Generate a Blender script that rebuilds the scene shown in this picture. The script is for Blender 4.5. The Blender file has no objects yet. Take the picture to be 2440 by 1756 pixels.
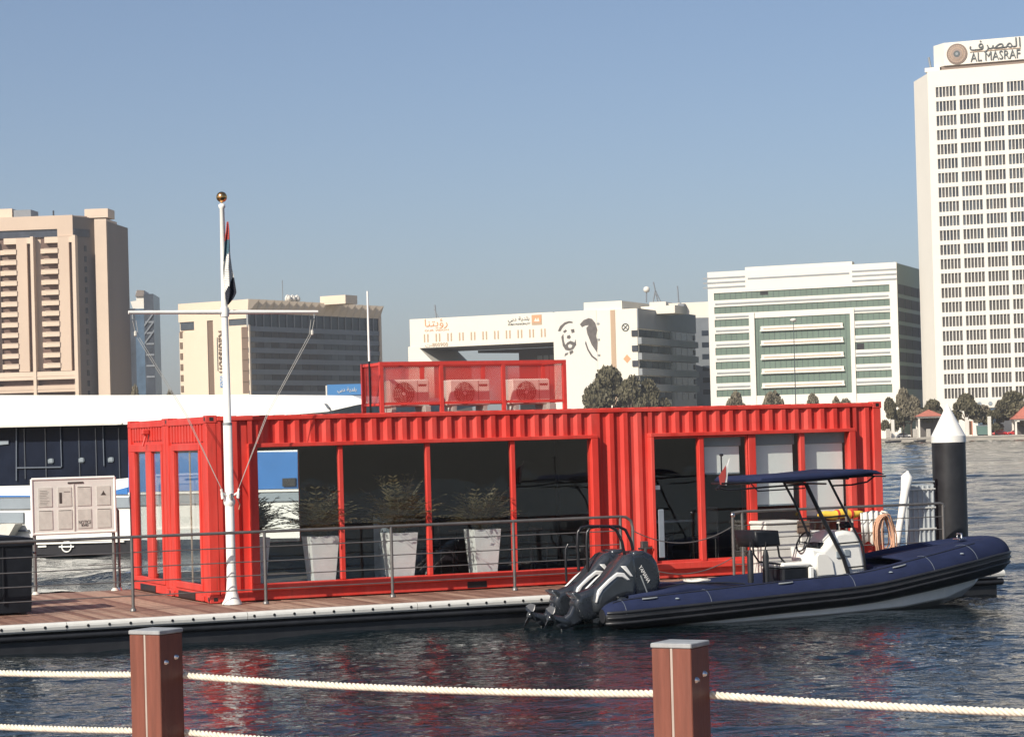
import bpy, math, random
from mathutils import Vector, Matrix
random.seed(7)
sc = bpy.context.scene
COL = sc.collection
# ------------------------------------------------------------------ camera, light, exposure
FPX, ROLL, PITCH, CY = 5533.66, 0.0269277, 0.00994882, 998.635      # focal length in photo pixels, roll, pitch, principal row
HC = 2.75638                                                         # eye height above the water
cd = bpy.data.cameras.new('camera'); cam = bpy.data.objects.new('camera', cd); COL.objects.link(cam)
cd.sensor_fit = 'HORIZONTAL'; cd.sensor_width = 36.0; cd.lens = 36.0 * FPX / 2440.0
cd.shift_y = (CY - 878.0) / 2440.0
cd.clip_start = 0.1; cd.clip_end = 9000
cam.location = (0, 0, HC)
cam.matrix_world = Matrix.Translation((0, 0, HC)) @ Matrix.Rotation(math.pi/2 + PITCH, 4, 'X') @ Matrix.Rotation(-ROLL, 4, 'Z')
sc.camera = cam
SUN_AZ, SUN_EL = math.radians(38), math.radians(35)                  # behind the camera, to its left
S = Vector((-math.sin(SUN_AZ)*math.cos(SUN_EL), -math.cos(SUN_AZ)*math.cos(SUN_EL), math.sin(SUN_EL)))
world = bpy.data.worlds.new('World'); sc.world = world; world.use_nodes = True
wn = world.node_tree.nodes; wl = world.node_tree.links
bg = wn['Background']; sky = wn.new('ShaderNodeTexSky'); sky.sky_type = 'NISHITA'; sky.sun_disc = False
sky.sun_elevation = SUN_EL; sky.sun_rotation = math.pi + SUN_AZ
sky.air_density = 0.88; sky.dust_density = 1.25; sky.ozone_density = 4.4; sky.altitude = 0
tint = wn.new('ShaderNodeMix'); tint.data_type = 'RGBA'; tint.blend_type = 'MULTIPLY'; tint.inputs[0].default_value = 1.0
tint.inputs[7].default_value = (1.15, 1.04, 0.99, 1); wl.new(sky.outputs[0], tint.inputs[6]); wl.new(tint.outputs[2], bg.inputs[0]); bg.inputs[1].default_value = 0.080
sd = bpy.data.lights.new('sun', 'SUN'); sun = bpy.data.objects.new('sun', sd); COL.objects.link(sun)
sd.energy = 4.6; sd.angle = math.radians(0.5); sd.color = (1.0, 0.92, 0.80)
sun.rotation_euler = S.to_track_quat('Z', 'Y').to_euler(); sun.location = (-20, -20, 30)
sc.view_settings.view_transform = 'Standard'; sc.view_settings.look = 'None'
sc.view_settings.exposure = 0.42; sc.view_settings.gamma = 1.0; sc.view_settings.use_curve_mapping = False
# ------------------------------------------------------------------ survey: photo pixel -> point on a real plane
def ray(px, py):
    a2 = px-1220; b2 = CY-py
    a = a2*math.cos(ROLL)+b2*math.sin(ROLL); b = -a2*math.sin(ROLL)+b2*math.cos(ROLL)
    y = math.cos(PITCH)*FPX-math.sin(PITCH)*b; z = math.sin(PITCH)*FPX+math.cos(PITCH)*b
    return (a/y, 1.0, z/y)
def at(px, py, Y):
    r = ray(px, py); return (r[0]*Y, Y, HC+r[2]*Y)
def on_z(px, py, z):
    r = ray(px, py); t = (z-HC)/r[2]; return (r[0]*t, t, z)
class Plane:
    """vertical plane through (ox,oy) running along yaw; az(px,py) -> metres along it, height"""
    def __init__(s, ox, oy, yaw): s.o = (ox, oy); s.yaw = yaw; s.u = (math.cos(yaw), math.sin(yaw)); s.n = (-s.u[1], s.u[0])
    def az(s, px, py):
        r = ray(px, py); t = (s.o[0]*s.n[0]+s.o[1]*s.n[1])/(r[0]*s.n[0]+s.n[1])
        return ((r[0]*t-s.o[0])*s.u[0]+(t-s.o[1])*s.u[1], HC+r[2]*t)
    def a(s, px, py): return s.az(px, py)[0]
    def z(s, px, py): return s.az(px, py)[1]
    def w(s, a, b=0.0): return (s.o[0]+s.u[0]*a+s.n[0]*b, s.o[1]+s.u[1]*a+s.n[1]*b)
    def off(s, a, b, turn=0.0): x, y = s.w(a, b); return Plane(x, y, s.yaw+turn)
DECK = 0.40
DOCK = Plane(-4.71611, 35.7643, 0.410355)      # line of the container's long front; b < 0 towards the camera
def db(px, py, z):
    x, y, _ = on_z(px, py, z); x -= DOCK.o[0]; y -= DOCK.o[1]
    return (x*DOCK.u[0]+y*DOCK.u[1], x*DOCK.n[0]+y*DOCK.n[1])
# ------------------------------------------------------------------ materials
M = {}
def mat(name, col, rough=0.5, metal=0.0, var=0.10, scale=6.0, bump=0.0, bscale=40.0, stretch=(1, 1, 1), coat=0.0, spec=0.5, dirt=0.0, dcol=(0.2, 0.17, 0.13)):
    m = bpy.data.materials.new(name); m.use_nodes = True; nt = m.node_tree; N = nt.nodes; L = nt.links
    p = N['Principled BSDF']; p.inputs['Roughness'].default_value = rough; p.inputs['Metallic'].default_value = metal
    p.inputs['Specular IOR Level'].default_value = spec; p.inputs['Coat Weight'].default_value = coat; p.inputs['Coat Roughness'].default_value = 0.1
    tc = N.new('ShaderNodeTexCoord'); mp = N.new('ShaderNodeMapping'); mp.inputs['Scale'].default_value = stretch
    L.new(tc.outputs['Object'], mp.inputs[0])
    n = N.new('ShaderNodeTexNoise'); n.inputs['Scale'].default_value = scale; n.inputs['Detail'].default_value = 6; n.inputs['Roughness'].default_value = 0.65
    L.new(mp.outputs[0], n.inputs['Vector'])
    mx = N.new('ShaderNodeMix'); mx.data_type = 'RGBA'
    mr = N.new('ShaderNodeMapRange'); mr.inputs[1].default_value = 0.3; mr.inputs[2].default_value = 0.7; L.new(n.outputs[0], mr.inputs[0])
    L.new(mr.outputs[0], mx.inputs[0])
    mx.inputs[6].default_value = [c*(1-var) for c in col]+[1]; mx.inputs[7].default_value = [min(1, c*(1+var)) for c in col]+[1]
    out = mx.outputs[2]
    if name == 'red_paint':                                          # chalky faded film and small rust runs
        nf = N.new('ShaderNodeTexNoise'); nf.inputs['Scale'].default_value = 1.1; nf.inputs['Detail'].default_value = 7; nf.inputs['Roughness'].default_value = 0.7; L.new(mp.outputs[0], nf.inputs['Vector'])
        rf = N.new('ShaderNodeMapRange'); rf.inputs[1].default_value = 0.42; rf.inputs[2].default_value = 0.75; rf.inputs[4].default_value = 0.80; L.new(nf.outputs[0], rf.inputs[0])
        mf = N.new('ShaderNodeMix'); mf.data_type = 'RGBA'; L.new(rf.outputs[0], mf.inputs[0]); L.new(out, mf.inputs[6]); mf.inputs[7].default_value = (0.62, 0.105, 0.085, 1)
        mp2 = N.new('ShaderNodeMapping'); mp2.inputs['Scale'].default_value = (14, 14, 1.1); L.new(tc.outputs['Object'], mp2.inputs[0])
        ns = N.new('ShaderNodeTexNoise'); ns.inputs['Scale'].default_value = 1.0; ns.inputs['Detail'].default_value = 5; L.new(mp2.outputs[0], ns.inputs['Vector'])
        rs = N.new('ShaderNodeMapRange'); rs.inputs[1].default_value = 0.60; rs.inputs[2].default_value = 0.78; rs.inputs[4].default_value = 0.55; L.new(ns.outputs[0], rs.inputs[0])
        ms = N.new('ShaderNodeMix'); ms.data_type = 'RGBA'; L.new(rs.outputs[0], ms.inputs[0]); L.new(mf.outputs[2], ms.inputs[6]); ms.inputs[7].default_value = (0.20, 0.045, 0.03, 1)
        out = ms.outputs[2]
    if dirt:
        n3 = N.new('ShaderNodeTexNoise'); n3.inputs['Scale'].default_value = scale*0.35; n3.inputs['Detail'].default_value = 8; n3.inputs['Roughness'].default_value = 0.75
        L.new(mp.outputs[0], n3.inputs['Vector'])
        r3 = N.new('ShaderNodeMapRange'); r3.inputs[1].default_value = 0.5; r3.inputs[2].default_value = 0.78; r3.inputs[4].default_value = dirt; L.new(n3.outputs[0], r3.inputs[0])
        m3 = N.new('ShaderNodeMix'); m3.data_type = 'RGBA'; L.new(r3.outputs[0], m3.inputs[0]); L.new(out, m3.inputs[6]); m3.inputs[7].default_value = list(dcol)+[1]
        out = m3.outputs[2]
    L.new(out, p.inputs['Base Color'])
    rr = N.new('ShaderNodeMapRange'); rr.inputs[3].default_value = max(0.02, rough-0.08); rr.inputs[4].default_value = min(1, rough+0.08); L.new(n.outputs[0], rr.inputs[0]); L.new(rr.outputs[0], p.inputs['Roughness'])
    if bump:
        n2 = N.new('ShaderNodeTexNoise'); n2.inputs['Scale'].default_value = bscale; n2.inputs['Detail'].default_value = 4; L.new(mp.outputs[0], n2.inputs['Vector'])
        b = N.new('ShaderNodeBump'); b.inputs['Strength'].default_value = 1.0; b.inputs['Distance'].default_value = bump; L.new(n2.outputs[0], b.inputs['Height']); L.new(b.outputs[0], p.inputs['Normal'])
    M[name] = m; return m
def glass(name, tint, ior=1.5, refl=0.9):
    m = bpy.data.materials.new(name); m.use_nodes = True; nt = m.node_tree; N = nt.nodes; L = nt.links; N.remove(N['Principled BSDF'])
    t = N.new('ShaderNodeBsdfTransparent'); t.inputs[0].default_value = list(tint)+[1]
    g = N.new('ShaderNodeBsdfGlossy'); g.inputs['Roughness'].default_value = 0.01; g.inputs[0].default_value = (refl, refl, refl, 1)
    lw = N.new('ShaderNodeLayerWeight'); lw.inputs[0].default_value = 0.5          # Schlick: same from both faces of the pane
    pw = N.new('ShaderNodeMath'); pw.operation = 'POWER'; L.new(lw.outputs['Facing'], pw.inputs[0]); pw.inputs[1].default_value = 5
    f = N.new('ShaderNodeMapRange'); r0 = ((ior-1)/(ior+1))**2*1.6; f.inputs[3].default_value = r0; L.new(pw.outputs[0], f.inputs[0])
    tc = N.new('ShaderNodeTexCoord'); n = N.new('ShaderNodeTexNoise'); n.inputs['Scale'].default_value = 1.2; L.new(tc.outputs['Object'], n.inputs['Vector'])
    b = N.new('ShaderNodeBump'); b.inputs['Distance'].default_value = 0.003; L.new(n.outputs[0], b.inputs['Height']); L.new(b.outputs[0], g.inputs['Normal'])
    x = N.new('ShaderNodeMixShader'); L.new(f.outputs[0], x.inputs[0]); L.new(t.outputs[0], x.inputs[1]); L.new(g.outputs[0], x.inputs[2])
    L.new(x.outputs[0], N['Material Output'].inputs[0]); M[name] = m; return m
def netting(name, col, cover):
    m = bpy.data.materials.new(name); m.use_nodes = True; nt = m.node_tree; N = nt.nodes; L = nt.links
    p = N['Principled BSDF']; p.inputs['Base Color'].default_value = list(col)+[1]; p.inputs['Roughness'].default_value = 0.5
    t = N.new('ShaderNodeBsdfTransparent'); x = N.new('ShaderNodeMixShader')
    # woven wire: two crossing sets of wires with holes between them
    tc = N.new('ShaderNodeTexCoord'); sp = N.new('ShaderNodeSeparateXYZ'); L.new(tc.outputs['Object'], sp.inputs[0])
    def op(kind, a_, b_=None):
        q = N.new('ShaderNodeMath'); q.operation = kind
        for i_, v_ in enumerate((a_, b_)):
            if v_ is None: continue
            if isinstance(v_, float): q.inputs[i_].default_value = v_
            else: L.new(v_, q.inputs[i_])
        return q.outputs[0]
    h = op('ADD', sp.outputs[0], sp.outputs[1]); w = []
    for sgn in ('ADD', 'SUBTRACT'):
        f_ = op('FRACT', op('MULTIPLY', op(sgn, h, sp.outputs[2]), 1/0.034)); w.append(op('LESS_THAN', f_, cover))
    L.new(op('MAXIMUM', w[0], w[1]), x.inputs[0])
    L.new(t.outputs[0], x.inputs[1]); L.new(p.outputs[0], x.inputs[2]); L.new(x.outputs[0], N['Material Output'].inputs[0]); M[name] = m
RED = (0.56, 0.040, 0.028)
mat('red_paint', RED, 0.48, spec=0.3, var=0.15, scale=2.5, bump=0.0035, bscale=3.5, dirt=0.30, dcol=(0.30, 0.03, 0.025), stretch=(1, 1, 0.35))
mat('red_roof', (0.45, 0.04, 0.03), 0.6, var=0.2, dirt=0.5)
mat('red_steel', (0.55, 0.048, 0.036), 0.45, var=0.12, scale=9)
netting('red_netting', (0.55, 0.05, 0.04), 0.17)
mat('white_paint', (0.80, 0.79, 0.74), 0.35, var=0.05, dirt=0.12, dcol=(0.5, 0.45, 0.36))
mat('white_gelcoat', (0.78, 0.78, 0.74), 0.25, var=0.04, coat=0.4, dirt=0.15, dcol=(0.45, 0.42, 0.36))
mat('white_plastic', (0.62, 0.62, 0.58), 0.45, var=0.06, dirt=0.2, dcol=(0.4, 0.36, 0.3))
mat('off_white', (0.60, 0.58, 0.52), 0.5, var=0.08, dirt=0.2)
mat('planter_white', (0.78, 0.80, 0.79), 0.4, var=0.05)
mat('steel', (0.17, 0.165, 0.16), 0.42, metal=0.5, var=0.2)
mat('bright_steel', (0.62, 0.62, 0.62), 0.2, metal=1.0, var=0.1)
mat('dark_steel', (0.10, 0.10, 0.10), 0.35, metal=0.6, var=0.2)
mat('gold', (0.75, 0.42, 0.16), 0.22, metal=1.0, var=0.1)
mat('black_rubber', (0.018, 0.019, 0.022), 0.42, var=0.25, scale=5, dirt=0.25, dcol=(0.07, 0.07, 0.07))
mat('black_plastic', (0.010, 0.012, 0.016), 0.45, var=0.3, spec=0.25, dirt=0.15, dcol=(0.04, 0.04, 0.045))
mat('black_paint', (0.012, 0.012, 0.014), 0.3, var=0.2)
mat('navy_fabric', (0.0135, 0.0205, 0.056), 0.85, var=0.18, scale=4, bump=0.002, bscale=18, dirt=0.2, dcol=(0.032, 0.040, 0.068), spec=0.2)
mat('engine_grey', (0.045, 0.052, 0.060), 0.22, metal=0.35, var=0.15, coat=0.8)
mat('engine_dark', (0.018, 0.022, 0.028), 0.28, var=0.2, coat=0.5)
mat('engine_silver', (0.70, 0.70, 0.68), 0.3, var=0.05, coat=0.4)
mat('plank_wood', (0.235, 0.132, 0.095), 0.75, var=0.35, scale=5, stretch=(6, 0.7, 6), bump=0.002, bscale=20, dirt=0.5, dcol=(0.38, 0.25, 0.17))
mat('plank_pale', (0.34, 0.22, 0.16), 0.75, var=0.3, scale=5, stretch=(6, 0.7, 6), bump=0.002, bscale=20, dirt=0.4, dcol=(0.20, 0.11, 0.08))
mat('plank_dark', (0.18, 0.092, 0.065), 0.75, var=0.35, scale=5, stretch=(6, 0.7, 6), bump=0.002, bscale=20, dirt=0.4, dcol=(0.32, 0.2, 0.14))
mat('post_wood', (0.175, 0.060, 0.040), 0.5, dirt=0.4, dcol=(0.09, 0.05, 0.04), var=0.22, scale=7, stretch=(5, 5, 0.35), bump=0.0012, bscale=60, spec=0.35)
mat('post_cap', (0.30, 0.315, 0.32), 0.55, var=0.2, scale=18, dirt=0.5, dcol=(0.14, 0.13, 0.12))
mat('rope', (0.64, 0.60, 0.50), 0.8, var=0.18, scale=40, dirt=0.25)
mat('concrete', (0.42, 0.39, 0.34), 0.8, var=0.15, scale=2, dirt=0.4, bump=0.002)
mat('quay_stone', (0.36, 0.33, 0.28), 0.85, var=0.2, scale=0.3, dirt=0.5, dcol=(0.14, 0.13, 0.11))
mat('ground_mat', (0.30, 0.27, 0.22), 0.9, var=0.2, scale=0.05)
mat('brick_paving', (0.35, 0.22, 0.17), 0.8, var=0.2, scale=5)
mat('soil', (0.05, 0.035, 0.025), 0.9)
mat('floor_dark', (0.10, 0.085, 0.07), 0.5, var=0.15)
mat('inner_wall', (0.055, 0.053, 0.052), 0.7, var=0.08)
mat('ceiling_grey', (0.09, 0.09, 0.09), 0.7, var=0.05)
mat('blind_white', (0.84, 0.86, 0.84), 0.8, var=0.03, scale=3)
mat('desk_black', (0.02, 0.02, 0.022), 0.4)
mat('desk_grey', (0.22, 0.26, 0.30), 0.4)
mat('yellow_fabric', (0.75, 0.50, 0.06), 0.55, var=0.1)
mat('yellow_pale', (0.72, 0.60, 0.30), 0.6, var=0.1)
mat('beige_rope', (0.50, 0.29, 0.19), 0.85, var=0.25, scale=30)
mat('brown_board', (0.13, 0.085, 0.06), 0.6, var=0.4, scale=12)
mat('board_cream', (0.70, 0.69, 0.64), 0.6, var=0.05, scale=4)
mat('paper', (0.55, 0.54, 0.49), 0.8, var=0.12, scale=9)
mat('ink', (0.06, 0.05, 0.045), 0.8)
mat('ship_white', (0.80, 0.795, 0.74), 0.3, var=0.03, scale=0.5, coat=0.2)
mat('ship_grey', (0.24, 0.28, 0.31), 0.3, var=0.15, scale=0.6)
mat('ship_glass', (0.008, 0.012, 0.024), 0.35, var=0.4, scale=0.8, spec=0.12)
mat('ship_trim', (0.09, 0.11, 0.14), 0.4)
mat('ship_blue', (0.035, 0.17, 0.46), 0.35, var=0.12, scale=0.7)
mat('ship_black', (0.012, 0.012, 0.015), 0.4)
mat('hotel_stone', (0.56, 0.44, 0.34), 0.85, var=0.06, scale=0.08, dirt=0.15, dcol=(0.5, 0.32, 0.22), stretch=(1, 1, 0.3))
mat('hotel_pale', (0.62, 0.50, 0.39), 0.85, var=0.05, scale=0.1)
mat('hotel_dark', (0.20, 0.172, 0.152), 0.85, var=0.1, scale=0.1, stretch=(1, 1, 0.2))  # darker hotel stone, shade of the unlit sides put into the colour
mat('halyard_grey', (0.42, 0.41, 0.38), 0.8, var=0.1)
mat('hotel_recess', (0.12, 0.075, 0.06), 0.8, var=0.3, scale=0.3)
mat('hotel_window', (0.045, 0.055, 0.075), 0.15, var=0.4, scale=0.3)
mat('cream_wall', (0.64, 0.54, 0.42), 0.85, var=0.03, scale=0.1)
mat('ivory_wall', (0.68, 0.64, 0.55), 0.85, var=0.03, scale=0.1)
mat('white_wall', (0.68, 0.65, 0.58), 0.8, var=0.03, scale=0.08, dirt=0.06, dcol=(0.6, 0.55, 0.45), stretch=(1, 1, 0.4))
mat('grey_panel', (0.19, 0.21, 0.23), 0.5, var=0.12, scale=0.2)
mat('seam_grey', (0.34, 0.29, 0.25), 0.6, var=0.15)
mat('gangway_grey', (0.42, 0.45, 0.46), 0.5, var=0.1)
mat('slate_band', (0.14, 0.165, 0.19), 0.5, var=0.12, scale=0.2)
mat('grey_band', (0.23, 0.25, 0.26), 0.6, var=0.12, scale=0.2)
mat('tower_dark', (0.05, 0.06, 0.075), 0.3, var=0.3, scale=0.2)
mat('dark_glass', (0.028, 0.036, 0.050), 0.10, var=0.5, scale=0.25)
mat('mid_glass', (0.07, 0.085, 0.10), 0.15, var=0.35, scale=0.25)
mat('green_glass', (0.105, 0.155, 0.120), 0.45, var=0.14, scale=0.12)
mat('dim_glass', (0.045, 0.05, 0.055), 0.6, var=0.4, scale=0.3, spec=0.2)
mat('bank_slit', (0.075, 0.073, 0.072), 0.25, var=0.5, scale=0.35)
mat('blue_glass', (0.09, 0.14, 0.20), 0.15, var=0.3, scale=0.15)
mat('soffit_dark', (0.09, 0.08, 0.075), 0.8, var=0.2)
mat('brown_strip', (0.42, 0.30, 0.20), 0.8)
mat('sign_dark', (0.06, 0.075, 0.08), 0.5)
mat('sign_brown', (0.16, 0.11, 0.08), 0.5)
mat('sign_blue', (0.05, 0.20, 0.45), 0.5)
mat('sign_orange', (0.60, 0.28, 0.14), 0.6)
mat('mural_pale', (0.62, 0.60, 0.54), 0.8)
mat('mural_ink', (0.10, 0.09, 0.085), 0.8, var=0.3, scale=1)
mat('emblem_bronze', (0.26, 0.19, 0.15), 0.5, var=0.2, scale=1.5)
mat('leaf_olive', (0.105, 0.095, 0.058), 0.7, var=0.35, scale=0.6, spec=0.2)
mat('leaf_grey', (0.165, 0.145, 0.10), 0.7, var=0.3, scale=0.6, spec=0.2)
mat('leaf_palm', (0.115, 0.095, 0.05), 0.6, var=0.5, scale=5)
mat('trunk_bark', (0.10, 0.075, 0.055), 0.9)
mat('roof_tile', (0.40, 0.13, 0.09), 0.8, var=0.2, scale=1)
mat('car_red', (0.50, 0.03, 0.03), 0.25, coat=0.6)
mat('car_white', (0.75, 0.75, 0.73), 0.25, coat=0.6)
mat('car_green', (0.10, 0.17, 0.15), 0.4)
mat('flag_red', (0.42, 0.06, 0.05), 0.8); mat('flag_green', (0.06, 0.13, 0.17), 0.8)
mat('flag_white', (0.70, 0.70, 0.66), 0.8, var=0.08, scale=6); mat('flag_black', (0.010, 0.013, 0.025), 0.75)
mat('ac_body', (0.74, 0.71, 0.63), 0.5, var=0.05); mat('ac_grille', (0.07, 0.06, 0.055), 0.5)
glass('window_glass', (0.97, 0.985, 0.98), refl=0.72); glass('smoked_glass', (0.5, 0.52, 0.55))
# ------------------------------------------------------------------ mesh helpers
def setp(o, label=None, cat=None, group=None, kind=None):
    if label: o['label'] = label
    if cat: o['category'] = cat
    if group: o['group'] = group
    if kind: o['kind'] = kind
    return o
class MB:
    def __init__(s): s.v = []; s.f = []; s.m = []; s.sm = []; s.cur = 0; s.smooth = False
    def add(s, vs, fs, smooth=None):
        k = len(s.v); s.v += [tuple(p) for p in vs]
        for f in fs: s.f.append(tuple(i+k for i in f)); s.m.append(s.cur); s.sm.append(s.smooth if smooth is None else smooth)
    def box(s, x0, x1, y0, y1, z0, z1):
        s.add([(x0,y0,z0),(x1,y0,z0),(x1,y1,z0),(x0,y1,z0),(x0,y0,z1),(x1,y0,z1),(x1,y1,z1),(x0,y1,z1)],
              [(0,3,2,1),(4,5,6,7),(0,1,5,4),(1,2,6,5),(2,3,7,6),(3,0,4,7)]); return s
    def bbox(s, x0, x1, y0, y1, z0, z1, b=0.02):
        """box with chamfered vertical and horizontal edges"""
        P = []
        for sz, z in ((-1, z0), (1, z1)):
            for (X, Y, Z) in ((b, b, 0), (0, 0, b)):
                pass
        ring = lambda i, z: [(x0+i+ (b if k in (0, 7) else 0) - 0, 0, z) for k in range(8)]
        def oct_(i, z):
            a0, a1, c0, c1 = x0+i, x1-i, y0+i, y1-i; q = b
            return [(a0+q,c0,z),(a1-q,c0,z),(a1,c0+q,z),(a1,c1-q,z),(a1-q,c1,z),(a0+q,c1,z),(a0,c1-q,z),(a0,c0+q,z)]
        rings = [oct_(b, z0), oct_(0, z0+b), oct_(0, z1-b), oct_(b, z1)]
        vs = [p for r in rings for p in r]; fs = [tuple(range(7, -1, -1)), tuple(range(24, 32))]
        for r in range(3):
            for k in range(8): fs.append((r*8+k, r*8+(k+1) % 8, r*8+8+(k+1) % 8, r*8+8+k))
        s.add(vs, fs); return s
    def prism(s, poly, y0, y1):
        """poly in (x,z), extruded along y"""
        n = len(poly); ar = sum(poly[i][0]*poly[(i+1) % n][1]-poly[(i+1) % n][0]*poly[i][1] for i in range(n))
        if ar < 0: poly = poly[::-1]
        s.add([(x, y0, z) for x, z in poly]+[(x, y1, z) for x, z in poly],
              [tuple(range(n)), tuple(range(2*n-1, n-1, -1))]+[(i, i+n, (i+1) % n+n, (i+1) % n) for i in range(n)]); return s
    def floorp(s, poly, z0, z1):
        n = len(poly); ar = sum(poly[i][0]*poly[(i+1) % n][1]-poly[(i+1) % n][0]*poly[i][1] for i in range(n))
        if ar < 0: poly = poly[::-1]
        s.add([(x, y, z0) for x, y in poly]+[(x, y, z1) for x, y in poly],
              [tuple(range(n-1, -1, -1)), tuple(range(n, 2*n))]+[(i, (i+1) % n, (i+1) % n+n, i+n) for i in range(n)]); return s
    def tube(s, pts, r, seg=8, closed=False, caps=True):
        P = [Vector(p) for p in pts]; n = len(P); R = r if isinstance(r, (list, tuple)) else [r]*n
        prev = None; vs = []
        for i in range(n):
            if closed: t = (P[(i+1) % n]-P[i-1])
            else: t = P[min(i+1, n-1)]-P[max(i-1, 0)]
            t.normalize()
            if prev is None:
                a = Vector((0, 0, 1)) if abs(t.z) < 0.9 else Vector((1, 0, 0)); prev = t.cross(a).normalized()
            prev = (prev-t*prev.dot(t)).normalized(); w = t.cross(prev)
            for k in range(seg):
                an = 2*math.pi*k/seg; vs.append(P[i]+(prev*math.cos(an)+w*math.sin(an))*R[i])
        fs = []
        for i in range(n if closed else n-1):
            j = (i+1) % n
            for k in range(seg): fs.append((i*seg+k, i*seg+(k+1) % seg, j*seg+(k+1) % seg, j*seg+k))
        s.add(vs, fs, True)
        if caps and not closed: s.add(vs[:seg], [tuple(range(seg-1, -1, -1))], False); s.add(vs[-seg:], [tuple(range(seg))], False)
        return s
    def lathe(s, prof, cx=0, cy=0, seg=24, smooth=True):
        vs = []; n = len(prof)
        for r, z in prof:
            for k in range(seg): a = 2*math.pi*k/seg; vs.append((cx+r*math.cos(a), cy+r*math.sin(a), z))
        fs = [(i*seg+k, i*seg+(k+1) % seg, (i+1)*seg+(k+1) % seg, (i+1)*seg+k) for i in range(n-1) for k in range(seg)]
        s.add(vs, fs, smooth)
        if prof[0][0] > 1e-4: s.add(vs[:seg], [tuple(range(seg-1, -1, -1))], False)
        if prof[-1][0] > 1e-4: s.add(vs[-seg:], [tuple(range(seg))], False)
        return s
    def puff(s, poly, yc, hw, r, steps=4):
        """rounded slab: outline (x,z) extruded to half width hw with edges rounded by radius r"""
        n = len(poly); ar = sum(poly[i][0]*poly[(i+1) % n][1]-poly[(i+1) % n][0]*poly[i][1] for i in range(n))
        if ar < 0: poly = poly[::-1]
        nor = []
        for i in range(n):
            a = Vector(poly[i])-Vector(poly[i-1]); b = Vector(poly[(i+1) % n])-Vector(poly[i])
            q = Vector((a.y, -a.x)).normalized()+Vector((b.y, -b.x)).normalized(); nor.append(q.normalized() if q.length > 1e-6 else Vector((1, 0)))
        lv = []
        for k in range(steps+1):
            t = math.pi/2*k/steps; lv.append((-hw+r*(1-math.sin(t)), r*(1-math.cos(t))))
        lv = [(-hw+r-r*math.cos(math.pi/2*k/steps), r-r*math.sin(math.pi/2*k/steps)) for k in range(steps+1)]
        lv = lv+[(-y, i) for y, i in reversed(lv)]
        vs = []
        for y, ins in lv:
            for (x, z), q in zip(poly, nor): vs.append((x-q.x*ins, yc+y, z-q.y*ins))
        fs = []
        for L in range(len(lv)-1):
            for i in range(n): j = (i+1) % n; fs.append((L*n+i, (L+1)*n+i, (L+1)*n+j, L*n+j))
        s.add(vs, fs, True); s.add(vs[:n], [tuple(range(n))], False); s.add(vs[-n:], [tuple(range(n-1, -1, -1))], False); return s
    def corr(s, x0, x1, y, z0, z1, pitch=0.26, dep=0.036, flat=0.29):
        """corrugated sheet facing -y, recesses going to y+dep"""
        xs = []; x = x0
        while x < x1-1e-4:
            for fx, d in ((0, 0), (flat, 0), (0.5, dep), (0.5+flat, dep)):
                q = x+fx*pitch
                if q <= x1: xs.append((q, y+d))
            x += pitch
        last = xs[-1]; xs.append((x1, last[1]))
        vs = [(q, yy, z0) for q, yy in xs]+[(q, yy, z1) for q, yy in xs]; n = len(xs)
        s.add(vs, [(i, i+1, n+i+1, n+i) for i in range(n-1)], False)
        # closing strip on top so no light leaks through the recesses
        return s
    def mesh(s, name, mats):
        me = bpy.data.meshes.new(name); me.from_pydata(s.v, [], s.f)
        for m in (mats if isinstance(mats, (list, tuple)) else [mats]): me.materials.append(M[m])
        me.polygons.foreach_set('material_index', s.m); me.polygons.foreach_set('use_smooth', s.sm); me.update(); return me
    def build(s, name, mats, parent=None, loc=None, yaw=None):
        o = bpy.data.objects.new(name, s.mesh(name, mats)); COL.objects.link(o)
        if parent: o.parent = parent
        if loc is not None: o.location = loc
        if yaw is not None: o.rotation_euler = (0, 0, yaw)
        return o
def thing(name, label, cat, loc, yaw=0.0, group=None):
    o = bpy.data.objects.new(name, None); COL.objects.link(o); o.location = loc; o.rotation_euler = (0, 0, yaw); o.empty_display_size = 0.2
    return setp(o, label, cat, group)
def link(name, me, parent=None, loc=(0, 0, 0), rz=0.0, scl=None):
    o = bpy.data.objects.new(name, me); COL.objects.link(o); o.parent = parent; o.location = loc; o.rotation_euler = (0, 0, rz)
    if scl: o.scale = scl
    return o
def copy_tree(o, parent=None):
    c = o.copy(); COL.objects.link(c)
    if parent is not None: c.parent = parent
    for ch in list(o.children): copy_tree(ch, c)
    return c
def text_mesh(body, size, depth=0.02, align='CENTER', width=None):
    """lettering as a mesh in the x-z plane facing -y"""
    c = bpy.data.curves.new('lettering', 'FONT'); c.body = body; c.size = size; c.extrude = depth/2; c.align_x = align; c.align_y = 'CENTER'; c.resolution_u = 2
    o = bpy.data.objects.new('lettering', c); COL.objects.link(o)
    me = bpy.data.meshes.new_from_object(o.evaluated_get(bpy.context.evaluated_depsgraph_get())); bpy.data.objects.remove(o)
    if width:
        xs = [v.co.x for v in me.vertices]; k = width/(max(xs)-min(xs)); me.transform(Matrix.Diagonal((k, 1, 1, 1)))
    me.transform(Matrix.Rotation(math.pi/2, 4, 'X')); me.name = 'lettering'; return me
def letters(body, size, matn, parent, loc, depth=0.02, width=None, roll=0.0, align='CENTER', name='lettering'):
    me = text_mesh(body, size, depth, align, width)
    if roll: me.transform(Matrix.Rotation(roll, 4, 'Y'))
    me.materials.clear(); me.materials.append(M[matn]); return link(name, me, parent, loc)
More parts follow.
